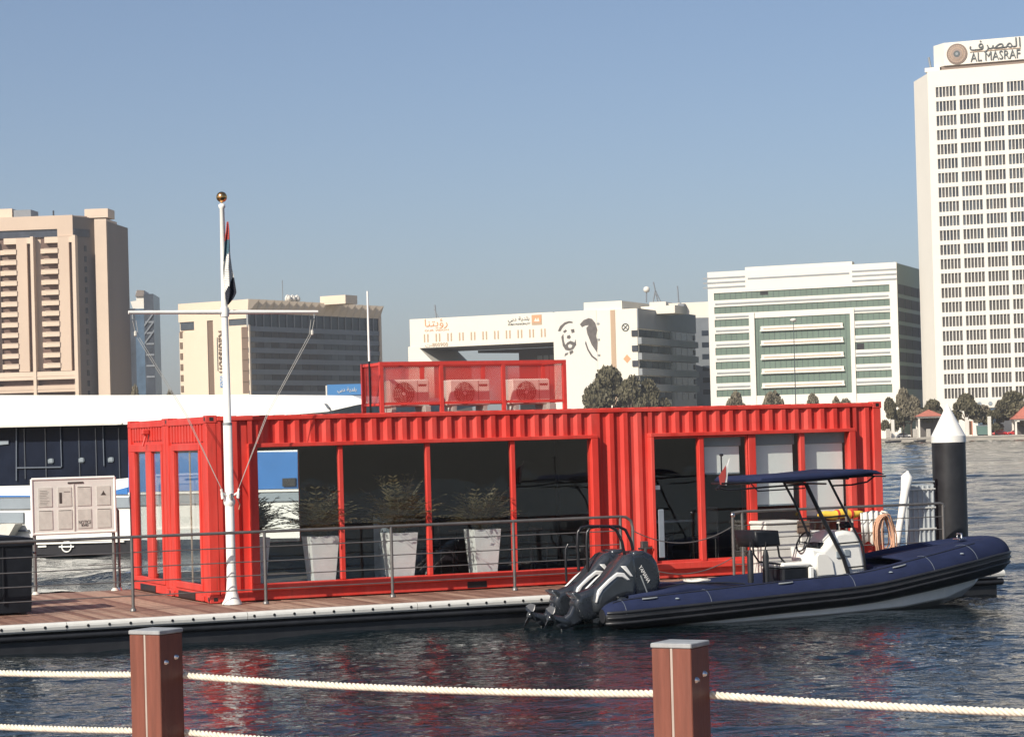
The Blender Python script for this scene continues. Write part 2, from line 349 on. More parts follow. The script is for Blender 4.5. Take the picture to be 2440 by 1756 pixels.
# ------------------------------------------------------------------ water, land, quay
def water_material():
    m = bpy.data.materials.new('creek_water'); m.use_nodes = True; nt = m.node_tree; N = nt.nodes; L = nt.links
    p = N['Principled BSDF']; p.inputs['Base Color'].default_value = (0.004, 0.010, 0.013, 1); p.inputs['Roughness'].default_value = 0.035; p.inputs['IOR'].default_value = 1.33
    tc = N.new('ShaderNodeTexCoord')
    def noise(scale, st, rot, det, w=0.0):
        mp = N.new('ShaderNodeMapping'); mp.inputs['Scale'].default_value = st; mp.inputs['Rotation'].default_value = (0, 0, rot); L.new(tc.outputs['Object'], mp.inputs[0])
        n = N.new('ShaderNodeTexNoise'); n.inputs['Scale'].default_value = scale; n.inputs['Detail'].default_value = det; n.inputs['Roughness'].default_value = 0.55; n.inputs['Distortion'].default_value = w
        L.new(mp.outputs[0], n.inputs['Vector']); return n
    def mul(a, k):
        q = N.new('ShaderNodeMath'); q.operation = 'MULTIPLY'; L.new(a, q.inputs[0]); q.inputs[1].default_value = k; return q.outputs[0]
    def add(a, b):
        q = N.new('ShaderNodeMath'); q.operation = 'ADD'; L.new(a, q.inputs[0]); L.new(b, q.inputs[1]); return q.outputs[0]
    n1 = noise(0.55, (1, 1.5, 1), 0.35, 2, 0.6); n2 = noise(2.1, (1, 1.7, 1), 0.1, 3, 0.8); n3 = noise(6.5, (1, 1.5, 1), -0.3, 3, 0.4)
    cat_ = noise(0.045, (1, 1, 1), 0.2, 3)                           # gusts: calmer and rougher patches
    gr = N.new('ShaderNodeMapRange'); gr.inputs[1].default_value = 0.35; gr.inputs[2].default_value = 0.65; gr.inputs[3].default_value = 0.65; gr.inputs[4].default_value = 1.25; L.new(cat_.outputs[0], gr.inputs[0])
    h = add(add(mul(n1.outputs[0], 0.05), mul(n2.outputs[0], 0.036)), mul(n3.outputs[0], 0.011))
    q = N.new('ShaderNodeMath'); q.operation = 'MULTIPLY'; L.new(h, q.inputs[0]); L.new(gr.outputs[0], q.inputs[1])
    b = N.new('ShaderNodeBump'); b.inputs['Strength'].default_value = 1.0; b.inputs['Distance'].default_value = 1.0
    L.new(q.outputs[0], b.inputs['Height']); L.new(b.outputs[0], p.inputs['Normal']); M['creek_water'] = m
water_material()
def water():
    import numpy as np
    rng = np.random.default_rng(5)
    def comps(n, l0, l1, slope, spread, wind):
        lam = np.exp(rng.uniform(np.log(l0), np.log(l1), n)); th = wind+rng.normal(0, spread, n)
        return 2*np.pi/lam*np.cos(th), 2*np.pi/lam*np.sin(th), slope*np.sqrt(2.0/n)*lam/(2*np.pi), rng.uniform(0, 2*np.pi, n)
    sets = [(comps(90, 0.17, 0.65, 0.066, 0.7, 1.25), 0.0), (comps(40, 0.70, 2.8, 0.032, 0.6, 1.0), 0.0), (comps(20, 2.8, 8.0, 0.025, 0.5, 0.8), 0.0)]
    gust = comps(9, 5, 16, 1.0, 3.0, 0.0)
    def height(X, Y, use):
        h = np.zeros_like(X); g = np.zeros_like(X)
        for kx, ky, a_, ph in zip(*gust): g += np.sin(kx*X+ky*Y+ph)
        g = 1.0+0.13*g
        for i, (c, _) in enumerate(sets):
            if i < use: continue
            t = np.zeros_like(X)
            for kx, ky, a_, ph in zip(*c): t += a_*np.sin(kx*X+ky*Y+ph)
            h += t*(g if i < 2 else 1.0)
        return h
    V = []; F = []; base = 0
    for x0, x1, y0, y1, d, use in ((-11.0, 13.0, 12.0, 46.0, 0.055, 0), (-34.0, 60.0, 46.0, 150.0, 0.26, 1), (-60.0, 160.0, 150.0, 590.0, 1.0, 2)):
        nx, ny = int((x1-x0)/d)+1, int((y1-y0)/d)+1
        X, Y = np.meshgrid(np.linspace(x0, x1, nx), np.linspace(y0, y1, ny)); Z = height(X, Y, use)*((1.0, 2.2)[use] if use < 2 else 1.3+3.2*np.clip((Y-150)/90, 0, 1))
        V.append(np.stack([X.ravel(), Y.ravel(), Z.ravel()], 1)); i = (np.arange(ny-1)[:, None]*nx+np.arange(nx-1)[None, :]).ravel()+base
        F.append(np.stack([i, i+1, i+nx+1, i+nx], 1)); base += nx*ny
    V.append(np.array([(-900, -60, -0.07), (900, -60, -0.07), (900, 700, -0.07), (-900, 700, -0.07)])); F.append(np.array([[base, base+1, base+2, base+3]]))
    V = np.concatenate(V).astype(np.float32); F = np.concatenate(F).astype(np.int32); me = bpy.data.meshes.new('water')
    me.vertices.add(len(V)); me.vertices.foreach_set('co', V.ravel()); me.loops.add(F.size); me.loops.foreach_set('vertex_index', F.ravel())
    me.polygons.add(len(F)); me.polygons.foreach_set('loop_start', np.arange(len(F), dtype=np.int32)*4); me.polygons.foreach_set('use_smooth', np.ones(len(F), bool))
    me.update(calc_edges=True); me.materials.append(M['creek_water']); o = bpy.data.objects.new('water', me); COL.objects.link(o); setp(o, kind='structure')
water()
QY = Plane(97.17, 579.4, -0.07)           # far quay edge
b = MB(); b.box(-1500, 1500, 0, 3500, -2, 1.0); setp(b.build('ground', 'ground_mat', loc=(QY.w(0, 0.4)[0], QY.w(0, 0.4)[1], 0), yaw=QY.yaw), kind='structure')
def far_quay():
    r = thing('quay', None, None, (*QY.w(0), 0), QY.yaw); r['kind'] = 'structure'
    b = MB(); b.box(-400, 200, 0.0, 6, -2, 0.95); b.build('quay_wall', 'quay_stone', r)
    b = MB(); b.box(-400, 200, -0.15, 7, 0.95, 1.25); b.build('coping', 'concrete', r)
far_quay()
# near promenade under the rope fence (just out of the frame)
FY = -0.50                                                             # direction of the rope fence (nearer to the right)
P1 = Vector((-1.44, 9.25, 0)); P2 = Vector((0.560, 8.04, 0))
fence_yaw = math.atan2(P2.y-P1.y, P2.x-P1.x)
def promenade():
    PR = Plane(P1.x, P1.y, fence_yaw)
    r = thing('promenade', None, None, (P1.x, P1.y, 0), fence_yaw); r['kind'] = 'structure'
    b = MB(); b.box(-14, 14, -16, 0.25, -2, 1.06); b.build('quay_wall', 'quay_stone', r)
    b = MB(); b.box(-14, 14, -16, 0.32, 1.06, 1.15); b.build('paving', 'brick_paving', r)
promenade()
def fence_post_mesh():
    s = 0.0745
    body = MB()
    for y0, y1 in ((-s, s),):
        body.bbox(-s, -0.004, -s, s, 0, 0.885, 0.003); body.bbox(0.004, s, -s, s, 0, 0.885, 0.003)
    seam = MB(); seam.box(-0.0042, 0.0042, -s+0.0015, s-0.0015, 0, 0.885)
    cap = MB(); cap.bbox(-s-0.003, s+0.003, -s-0.003, s+0.003, 0.886, 0.903, 0.003)
    bolt = MB()
    bolt.lathe([(0.0, 0.012), (0.006, 0.010), (0.010, 0.004), (0.012, 0.0)], seg=12)
    return body.mesh('post_body', 'post_wood'), seam.mesh('seam', 'seam_grey'), cap.mesh('cap', 'post_cap'), bolt.mesh('bolt', 'bright_steel')
pm = fence_post_mesh()
def fence_post(pos, label):
    r = thing('fence_post', label, 'fence post', (pos.x, pos.y, 1.15), fence_yaw+POST_TURN, 'rope fence posts')
    link('post_body', pm[0], r); link('seam', pm[1], r); link('cap', pm[2], r)
    for y, z in ((-0.035, 0.775), (0.030, 0.790)):
        o = link('bolt', pm[3], r, (0.0745, y, z)); o.rotation_euler = (0, math.pi/2, 0)
    return r
POST_TURN = math.radians(2)
dP = P2-P1
fence_post(P1, 'left reddish brown square fence post with flat grey cap, ropes on both sides')
fence_post(P2, 'right reddish brown square fence post with grey cap, below the boat')
fence_post(P1-dP, 'reddish brown fence post that the left rope ends run to, beyond the left edge')
fence_post(P2+dP, 'reddish brown fence post that the right rope ends run to, beyond the right edge')
def rope(A, B, za, zb, sag, label):
    d = (B-A); n = d.normalized(); off = Vector((-n.y, n.x, 0))*0.086; A = A+off; B = B+off
    root = thing('rope', label, 'rope', (A.x, A.y, za), 0, 'white ropes of the fence')
    L_ = (B-A).length; N_ = int(L_/0.006); side = Vector((-n.y, n.x, 0))
    for st in range(3):
        pts = []
        for i in range(N_+1):
            t = i/N_; c = A.lerp(B, t); z = za+(zb-za)*t-sag*4*t*(1-t); ph = 2*math.pi*(t*L_/0.060+st/3)
            q = c+side*(0.0078*math.cos(ph)); pts.append((q.x-A.x, q.y-A.y, z-za+0.0078*math.sin(ph)))
        m = MB(); m.tube(pts, 0.0068, 6); m.build('strand', 'rope', root)
ZU, ZL = 1.864, 1.637
for A, B, w in ((P1-dP, P1, 'left of the left post'), (P1, P2, 'between the two posts'), (P2, P2+dP, 'right of the right post')):
    rope(A, B, ZU, ZU, 0.022, 'upper white twisted rope stretched '+w)
    rope(A, B, ZL, ZL, 0.022, 'lower white twisted rope stretched '+w)
# ------------------------------------------------------------------ far city
GZ = 1.0
def root_at(name, label, cat, pl, group=None): return thing(name, label, cat, (pl.o[0], pl.o[1], GZ), pl.yaw, group)
def hotel():
    x, y, _ = at(183, 945, 640); P = Plane(x, y, -0.10); r = root_at('hotel_tower', 'tall beige hotel tower with stacked recessed balconies at the left edge', 'building', P)
    a = lambda px, py=700: P.a(px, py); z = lambda py, px=100: P.z(px, py)-GZ
    zt = z(515)
    S1 = P.off(0, 0, math.radians(57)); s1 = lambda px: S1.a(px, 700); d1 = s1(237)
    SY = math.radians(57)
    def turned(m, name, mt):
        o = m.build(name, mt, r); o.rotation_euler = (0, 0, SY); return o
    b = MB(); ux, uy = math.cos(SY), math.sin(SY); d3 = s1(304)
    b.floorp([(-34, 1.2), (-0.4, 1.2), (ux*d1, uy*d1), (ux*d1, uy*d1+16), (-34, uy*d1+16)], 0, zt); b.build('tower_body', 'hotel_stone', r)
    # front: plain piers, slits, balconies
    fr = MB(); fr.box(-34, 0, 0, 1.2, z(547), zt); fr.box(a(140), 0, 0.01, 1.2, z(565), z(547)); fr.build('parapet', 'hotel_stone', r)
    w = MB(); w.box(-34, a(140), 0.5, 1.25, z(565), z(547)); w.build('window_band', 'hotel_window', r)
    def bay(x0, x1, x2, x3, x4, nm):
        p = MB(); p.box(a(x1), a(x2), -0.6, 1.2, z(885), z(566)); p.build('wall_panel', 'hotel_stone', r)
        p = MB(); p.box(a(x2), a(x3), 0.3, 1.2, z(888), z(580)); p.build('window_slit', 'hotel_recess', r)
        p = MB(); p.box(a(x2), a(x3), -0.6, 1.2, z(580), z(566)); p.box(a(x3), a(x4), -1.3, 1.2, z(945), z(564)); p.build('pilaster', 'hotel_pale', r)
        rc = MB(); rc.box(a(x0)-1.5, a(x1), 1.0, 1.21, z(890), z(566)); rc.build('recess', 'hotel_recess', r)  # back sheet coloured dark for the shadow in the recess
        hd = MB(); hd.box(a(x0), a(x1), -0.5, 0.99, z(580), z(566)); hd.build('lintel', 'hotel_pale', r)
        bm = MB(); w_ = a(x1)-a(x0)
        bm.box(0, w_, -0.9, 0.95, 0, 1.15); bm.box(-0.02, w_+0.02, -1.0, 0.95, 1.15, 1.32); bm.box(-1.4, -0.1, 0.3, 0.95, 0.0, 1.3)
        me = bm.mesh('balcony', 'hotel_pale')
        for k in range(12):
            zz = z(588+24.8*k)-0.75-1.15
            link('balcony', me, r, (a(x0), 0, zz))
            if k == 11: break
    bay(13, 43, 68, 78, 85, 1); bay(110, 142, 168, 177, 185, 2)
    bay(-80, -50, -25, -15, -8, 0)
    for y0, y1, m_ in ((886, 905, 'hotel_pale'), (919, 935, 'hotel_stone')):
        p = MB(); p.box(-34, 0, -1.0, 1.2, z(y1), z(y0)); p.box(-34, 0, -1.1, 1.2, z((y0+y1)/2+1.5), z((y0+y1)/2-1.5)); p.build('podium_band', m_, r)
    p = MB(); p.box(-34, 0, 0.6, 1.21, 0, z(886)); p.build('podium_window', 'hotel_recess', r)
    # right, shaded side with small windows
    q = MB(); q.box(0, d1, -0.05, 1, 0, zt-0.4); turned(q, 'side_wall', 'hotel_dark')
    wm = MB(); wm.box(-0.35, 0.35, -0.20, 0.1, -0.8, 0.8); me = wm.mesh('window', 'dark_glass')
    for px in (205.5, 233):
        for k in range(15):
            if 588+24.8*k > 940: break
            o = link('window', me, r, (ux*s1(px), uy*s1(px), z(590+24.8*k, px))); o.rotation_euler = (0, 0, SY)
    q = MB(); q.box(0.3, s1(216), -0.3, 0.1, z(566), z(548)); turned(q, 'window_band', 'hotel_window')
    q = MB(); q.floorp([(ux*d1-0.2, uy*d1-2.8), (ux*d1+3.1, uy*d1-2.5), (ux*d1+3.3, uy*d1+8), (ux*d1-0.2, uy*d1+8)], 0, zt-0.9); q.build('stair_tower', 'hotel_pale', r)
    q = MB(); bx, by = ux*d1+3.35, uy*d1-2.4
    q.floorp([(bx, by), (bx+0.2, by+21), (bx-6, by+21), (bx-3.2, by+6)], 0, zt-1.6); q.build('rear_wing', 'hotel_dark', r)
    for x0, x1, y0, m_ in ((-30, 20, 490, 'hotel_pale'), (24, 65, 494, 'grey_panel'), (194, 250, 498, 'hotel_pale')):
        q = MB(); q.box(a(x0), a(x1), 5, 12, zt-0.5, z(y0)); q.build('roof_plant_room', m_, r)
    q = MB(); q.tube([(a(122), 4, zt-0.3), (a(122), 4, zt+1.8)], 0.25, 6); q.build('vent_pipe', 'tower_dark', r)
hotel()
def glass_tower():
    x, y, _ = at(306, 945, 820); P = Plane(x, y, 0.05); r = root_at('glass_tower', 'dark blue glass office tower behind the beige hotel tower', 'building', P)
    a = lambda px: P.a(px, 800); z = lambda py: P.z(330, py)-GZ
    b = MB(); b.box(a(290), a(324), 0, 20, 0, z(735)); b.build('lower_block', 'tower_dark', r)
    b = MB(); b.box(a(324), a(346), -1, 20, 0, z(736)); b.build('centre_block', 'blue_glass', r)
    b = MB(); b.box(a(346), a(369), -2, 20, 0, z(702)); b.build('right_block', 'tower_dark', r)
    b = MB(); b.prism([(a(318), z(736)), (a(346), z(736)), (a(346), z(692)), (a(326), z(694)), (a(326), z(716)), (a(312), z(718))], 1, 16); b.build('crown', 'white_wall', r)
    b = MB(); b.prism([(a(324), z(706)), (a(347), z(706)), (a(345), z(692)), (a(329), z(691))], 0.3, 0.99); b.build('crown_panel', 'hotel_dark', r)
    b = MB()
    for k in range(7): MB().box(a(348)+0.1, a(368), -2.2, -2, z(745+k*26), z(744+k*26)+0.5).build('mullion_line', 'grey_panel', r)
    for q in ((346, 780, 369, 750), (346, 800, 369, 770), (346, 822, 369, 792)):
        MB().prism([(a(q[0]), z(q[1])), (a(q[2]), z(q[3])), (a(q[2]), z(q[3])+0.8), (a(q[0]), z(q[1])+0.8)], -2.4, -2.2).build('chevron', 'grey_panel', r)
glass_tower()
def radisson():
    x, y, _ = at(594, 945, 650); P = Plane(x, y, -0.0); P = Plane(x, y, -0.52)
    P = Plane(x, y, math.radians(-31)); r = root_at('riverside_hotel', 'cream hotel block with zigzag cornice and dark banded windows behind the flagpole', 'building', P)
    SY = math.radians(59); Q = P.off(0, 0, SY-P.yaw*0) ; Q = Plane(P.o[0], P.o[1], P.yaw+math.radians(87)); rel = math.radians(87)
    a = lambda px, py=800: P.a(px, py); z = lambda py, px=594: P.z(px, py)-GZ
    q = lambda px, py=800: Q.a(px, py)
    zt = z(713); D = q(905); W = a(426)
    b = MB(); b.box(W, -0.05, 0.02, D, z(758), zt); b.box(W, -0.05, 0.6, D, 0, z(758)); b.build('tower_body', 'cream_wall', r)
    for x0, x1, y0, y1, m_ in ((427, 494, 783, 960, 'cream_wall'), (463, 494, 746, 783, 'cream_wall'), (508, 594, 774, 960, 'cream_wall'), (508, 546, 746, 774, 'cream_wall')):
        b = MB(); b.box(a(x0), a(x1)-0.01, 0, 0.62, max(0, z(y1)), z(y0)); b.build('wall_panel', m_, r)
    b = MB(); b.box(a(494), a(508), 0.35, 0.7, 0, z(740)); b.build('recessed_strip', 'sign_brown', r)
    b = MB(); b.box(a(429), a(462), 0.3, 0.7, z(777), z(746)); b.build('window_band', 'mid_glass', r)
    b = MB(); b.box(a(546), a(593), 0.3, 0.7, z(773), z(747)); b.build('window_band', 'mid_glass', r)
    wm = MB(); wm.box(0, a(591)-a(576), -0.1, 0.4, -1.6, 1.6); me = wm.mesh('window', 'sign_brown')
    sm = MB(); sm.box(0, a(434)-a(428), -0.2, 0.3, -0.9, 0.9); ms = sm.mesh('window', 'sign_brown')
    for k in range(6): link('window', me, r, (a(576), 0, z(792+26.2*k)))
    for k in range(6): link('window', ms, r, (a(429), 0, z(798+25.8*k, 431)))
    # long dark side
    def side(m, name, mt): o = m.build(name, mt, r); o.rotation_euler = (0, 0, rel); return o
    zs = lambda py: Q.z(594, py)-GZ
    m = MB(); m.box(0.02, D, 0.02, 0.6, 0, zt-2); side(m, 'side_wall', 'dark_glass')
    nb = 18; bw = D/nb
    pan = MB(); pan.box(0.12, bw-0.12, -0.02, 0.3, 0, zs(745)-zs(776)-0.2); mp = pan.mesh('tall_window', 'dark_glass')
    fin = MB(); fin.box(-0.1, 0.1, -0.35, 0.3, 0, zs(745)-zs(778)); mf = fin.mesh('fin', 'grey_band')
    for k in range(nb+1):
        c, s_ = math.cos(rel)*bw*k, math.sin(rel)*bw*k
        if k < nb: link('tall_window', mp, r, (c, s_, zs(776)+0.1), rel)
        link('fin', mf, r, (c, s_, zs(777)), rel)
    # zigzag cornice: triangular folded slabs
    h0, h1 = zs(745), zt+0.05
    t = MB(); t.add([(0, -0.2, h0), (bw*0.98, -0.2, h0), (bw*0.98, -1.9, h1), (0, -0.6, h1), (0, 1, h0), (bw*0.98, 1, h0), (bw*0.98, 1, h1), (0, 1, h1)],
                    [(0, 1, 2, 3), (3, 2, 6, 7), (1, 5, 6, 2), (0, 3, 7, 4), (4, 7, 6, 5), (0, 4, 5, 1)]); mt_ = t.mesh('cornice_fold', 'cream_wall')
    for k in range(nb):
        c, s_ = math.cos(rel)*bw*k, math.sin(rel)*bw*k; link('cornice_fold', mt_, r, (c, s_, 0), rel)
    fl = (zs(776)-zs(930))/6.0
    sp = MB(); sp.box(0, D, -0.28, 0.3, 0, fl*0.46); msp = sp.mesh('spandrel', 'slate_band')
    wn_ = MB(); wn_.box(0.09, bw-0.09, -0.05, 0.2, 0, fl*0.52); variants = [wn_.mesh('window', 'dark_glass'), wn_.mesh('window', 'mid_glass')]
    for k in range(7):
        zz = zs(776)-fl*0.5-fl*k
        if zz < 0: break
        link('spandrel', msp, r, (0, 0, zz), rel)
        for j in range(nb):
            c, s_ = math.cos(rel)*bw*j, math.sin(rel)*bw*j
            link('window', variants[0 if random.random() < 0.7 else 1], r, (c, s_, zz-fl*0.53), rel)
    m = MB(); m.box(D-0.6, D+0.3, -0.5, 0.5, 0, zt-1.2); side(m, 'end_pier', 'cream_wall')
    m = MB()
    for px, hh in ((679, 0.8), (690, 1.4), (700, 1.1)):
        m.lathe([(0.0, 0), (0.9, 0.3), (1.0, 1.0), (0.6, 1.8), (0, 2.1)], cx=math.cos(rel)*q(px), cy=math.sin(rel)*q(px)+2, seg=10)
    o = m.build('roof_dish', 'white_wall', r); o.location = (0, 0, zt)
    m = MB(); m.tube([(math.cos(rel)*q(676), math.sin(rel)*q(676), zt), (math.cos(rel)*q(676), math.sin(rel)*q(676), zt+6)], 0.12, 5); m.build('aerial', 'grey_panel', r)
    m = MB(); m.box(math.cos(rel)*q(765), math.cos(rel)*q(765)+9, math.sin(rel)*q(765), math.sin(rel)*q(765)+6, zt-0.5, zt+2); m.build('roof_plant_room', 'cream_wall', r)
    letters('Radisson', 3.6, 'sign_brown', r, (a(529), -0.25, (z(784)+z(884))/2), 0.2, width=(z(784)-z(884)), roll=math.radians(90))
    m = MB(); m.box(a(517), a(518.6), -0.15, 0, z(880), z(800)); m.build('sign_swoosh', 'sign_dark', r)
    m = MB(); m.box(a(523), a(539), -0.2, 0, z(920), z(893)); m.build('sign_panel', 'sign_blue', r)
    letters('BLU', 2.6, 'white_wall', r, (a(530), -0.3, (z(920)+z(893))/2), 0.1, width=2.6, roll=math.radians(90))
    # blue hoarding by the quay
    x, y, _ = at(780, 945, 610); B = Plane(x, y, 0.05); s = thing('blue_hoarding', 'blue advertising hoarding with white lettering seen left of the rooftop cage', 'sign', (x, y, GZ), 0.05)
    m = MB(); m.box(0, B.a(862, 930), 0, 0.5, B.z(800, 942)-GZ, B.z(800, 916)-GZ); m.build('board', 'sign_blue', s)
    m = MB(); m.box(0.5, 0.9, 0.5, 0.8, 0, B.z(800, 942)-GZ); m.box(6, 6.4, 0.5, 0.8, 0, B.z(800, 942)-GZ); m.build('leg', 'steel', s)
    m = MB(); m.box(-0.4, -0.02, -0.05, 0.5, B.z(800, 944)-GZ, B.z(800, 918)-GZ); m.build('edge_strip', 'white_wall', s)
    letters('\uFEF2\uFE91\uFEA9 \uFE94\uFEF3\uFEAA\uFEE0\uFE91', 1.4, 'white_wall', s, (5.2, -0.1, B.z(800, 929)-GZ), 0.05)
radisson()
def mural_building():
    x, y, _ = at(981, 955, 665)
    P = Plane(x, y, math.radians(-24)); r = root_at('municipal_building', 'ivory municipal building with a bridge like top storey and a portrait mural', 'building', P)
    a = lambda px, py=800: P.a(px, py); z = lambda py, px: P.z(px, py)-GZ
    zt = z(761, 981); A1 = a(1319); A2 = a(1519)
    zs_ = z(815, 1319)                       # soffit of the bridge
    b = MB(); b.box(0, A1, 0, 26, zs_, zt); b.build('bridge_storey', 'ivory_wall', r)
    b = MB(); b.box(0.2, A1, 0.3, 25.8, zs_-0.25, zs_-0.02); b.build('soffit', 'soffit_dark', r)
    # sloping bracket at the left foot
    b = MB(); b.prism([(-0.6, 0), (a(1033), 0), (a(1033), z(865, 1033)), (a(995), zs_+0.5), (-0.6, zs_+0.5)], -0.2, 25); b.build('left_pier', 'ivory_wall', r)
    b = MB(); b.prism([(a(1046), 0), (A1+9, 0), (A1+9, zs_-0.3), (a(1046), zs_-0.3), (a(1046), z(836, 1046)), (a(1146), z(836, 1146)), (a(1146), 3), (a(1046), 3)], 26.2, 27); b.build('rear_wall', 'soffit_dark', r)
    b = MB(); b.box(a(1190), a(1290), 25.9, 26.19, 2, z(842, 1200)); b.build('rear_glazing', 'grey_band', r)
    b = MB()
    for k in range(7): b.box(a(1190+k*15), a(1192+k*15), 25.7, 25.89, 2, z(842, 1200))
    b.build('rear_mullion', 'dark_glass', r)
    b = MB(); b.box(A1, A2, -0.05, 26, 0, z(739.5, 1391)-0.2); b.build('corner_tower', 'ivory_wall', r)
    b = MB(); b.box(a(1391), a(1482), 0.6, 22, z(739.5, 1391)-0.3, z(721, 1391)); b.build('roof_block', 'ivory_wall', r)
    b = MB(); b.box(a(1456), a(1467), -0.18, 0, 0, z(739, 1456)); b.build('brown_strip', 'brown_strip', r)
    # slit windows in pairs
    wm = MB()
    for dx in (0, 1.05): wm.box(dx, dx+0.42, -0.08, 0.05, -1.15, 1.15)
    me = wm.mesh('slit_window', 'brown_strip')
    for k in range(11):
        px = 1010+27.9*k; link('slit_window', me, r, (a(px), 0, z(806-12.5*k/10, px)))
    # mural panel: a generic stylised bearded man and a dark sweep of cloth
    b = MB(); b.box(a(1323), a(1423), -0.14, -0.05, 2, z(741, 1370)); b.build('mural_panel', 'mural_pale', r)
    def pp(pts): return [(a(px), z(py, px)) for px, py in pts]
    shapes = [[(1330,789),(1336,777),(1347,768),(1358,765),(1366,767),(1366,770),(1357,770),(1348,774),(1341,782),(1336,790)],
              [(1338,803),(1343,795),(1344,812),(1347,822),(1352,816),(1360,812),(1369,816),(1372,808),(1373,822),(1366,832),(1357,836),(1347,834),(1341,824)],
              [(1342,790),(1349,785),(1352,789),(1346,794)], [(1361,785),(1369,784),(1370,792),(1363,794)],
              [(1352,800),(1358,798),(1361,804),(1357,808),(1351,806)],
              [(1383,773),(1392,763),(1404,758),(1412,760),(1420,770),(1424,786),(1421,800),(1424,815),(1422,840),(1410,822),(1400,795),(1398,782),(1404,775),(1396,776),(1388,780)],
              [(1396,812),(1402,832),(1412,848),(1422,856),(1422,861),(1408,850),(1399,834),(1394,818)],
              [(1346,842),(1354,840),(1352,845),(1344,850)], [(1356,838),(1364,834),(1366,840),(1358,846)]]
    for s_ in shapes:
        m = MB(); m.prism(pp(s_), -0.17, -0.141); m.build('mural_patch', 'mural_ink', r)
    b = MB(); b.prism(pp([(1353,823),(1358,820),(1364,823),(1361,829),(1355,829)]), -0.19, -0.171); b.build('mural_patch', 'mural_pale', r)
    b = MB()
    for py in (771, 809, 846): b.box(a(1424), a(1429), -0.3, -0.14, z(py+2, 1425), z(py-2, 1425))
    b.build('mural_bracket', 'grey_band', r)
    # emblems
    cx, cz = a(1491), z(780, 1491)
    m = MB(); m.tube([(cx+1.0*math.cos(t*math.pi/8), -0.1, cz+1.0*math.sin(t*math.pi/8)) for t in range(16)], 0.16, 5, closed=True)
    for q in (0.785, 2.356): m.tube([(cx-math.cos(q)*0.8, -0.1, cz-math.sin(q)*0.8), (cx+math.cos(q)*0.8, -0.1, cz+math.sin(q)*0.8)], 0.14, 5)
    m.build('emblem', 'sign_dark', r)
    cx, cz = a(1493), z(855, 1493); m = MB(); m.prism([(cx-1.1, cz), (cx, cz+1.2), (cx+1.1, cz), (cx, cz-1.2)], -0.12, -0.04); m.build('emblem', 'sign_orange', r)
    # lettering
    letters('\uFEF2\uFE91\uFEA9 \uFE94\uFEF3\uFEAA\uFEE0\uFE91', 1.5, 'sign_dark', r, (a(1237), -0.1, z(760, 1237)), 0.06, width=a(1263)-a(1212))
    letters('DUBAI MUNICIPALITY', 0.75, 'sign_dark', r, (a(1238), -0.1, z(772.5, 1238)), 0.06, width=a(1265)-a(1212))
    m = MB(); m.box(a(1268), a(1292), -0.1, 0, z(774, 1280), z(750, 1280)); m.build('logo_panel', 'brown_strip', r)
    m = MB(); m.box(a(1270), a(1290), -0.14, -0.1, z(768, 1280), z(752, 1280)); m.build('logo_panel', 'sign_orange', r)
    m = MB(); m.prism(pp([(1274,766),(1278,757),(1281,764),(1284,756),(1287,766)]), -0.18, -0.14); m.build('logo_mark', 'ivory_wall', r)
    letters('\uFE8E\uFEE8\uFE98\uFEF3\uFE85\uFEAD', 3.0, 'sign_orange', r, (a(1040), -0.1, z(770, 1040)), 0.06, width=a(1067)-a(1013))
    letters('OUR VISION', 0.7, 'sign_orange', r, (a(1041), -0.1, z(787, 1041)), 0.06, width=a(1069)-a(1012))
    letters('\uFE95-800900', 1.5, 'brown_strip', r, (a(1040), -0.1, z(822, 1040)), 0.06, width=a(1067)-a(1013))
    # right side, perpendicular, grey banded
    rel = math.radians(90); Q = Plane(*P.w(A2), P.yaw+rel); q = lambda px: Q.a(px, 850); zq = lambda py: Q.z(1519.6, py)-GZ
    ztq = zq(735); D = q(1658)
    def side(m, name, mt): o = m.build(name, mt, r); o.location = (A2, 0, 0); o.rotation_euler = (0, 0, rel); return o
    m = MB(); m.box(0.05, D, 0.05, 25, 0, ztq-0.3); side(m, 'side_wall', 'dark_glass')
    m = MB(); m.box(0.03, D, -0.3, 1, zq(782), ztq); side(m, 'parapet', 'grey_panel')
    fl = (zq(782)-zq(930))/4.0
    for k in range(5):
        zz = zq(782)-fl*k
        if k: m = MB(); m.box(0.1, D-0.6, -1.1, 0.5, zz-fl*0.02, zz+fl*0.40); side(m, 'balcony_band', 'grey_band')
        m = MB(); m.box(D-1.5, D-0.5, -0.2, 0.1, zz-fl*0.48, zz-fl*0.15); side(m, 'window', 'grey_band')
        for j in range(9): 
            m = MB(); x0 = 1.2+j*(D-4)/9; m.box(x0, x0+(D-4)/9-0.3, -0.15, 0.1, zz-fl*0.55, zz-fl*0.08); side(m, 'window', 'mid_glass' if (j*7+k*3) % 4 == 1 else 'dark_glass')
    for k in range(4):
        m = MB(); zz = z(787+36.5*k+20, 1515); m.box(A2-1.6, A2+0.05, -0.4, 0.02, z(787+36*k, 1515)-1.6, z(787+36*k, 1515)); m.build('corner_window', 'dark_glass', r)
    # block behind the right side, and roof aerials
    m = MB(); m.box(A2-7, A2+6, 14, 24, ztq-1, ztq+1.2); m.build('roof_block', 'ivory_wall', r)
    for px, y0, y1, rr in ((1025, 760, 730, 0.25),):
        m = MB(); m.tube([(a(1022), 5, zt), (a(1020), 5, z(725, 1020))], 0.22, 5); m.tube([(a(1018), 5, z(735, 1020)), (a(1030), 5, zt)], 0.12, 5); m.build('aerial', 'grey_panel', r)
mural_building()
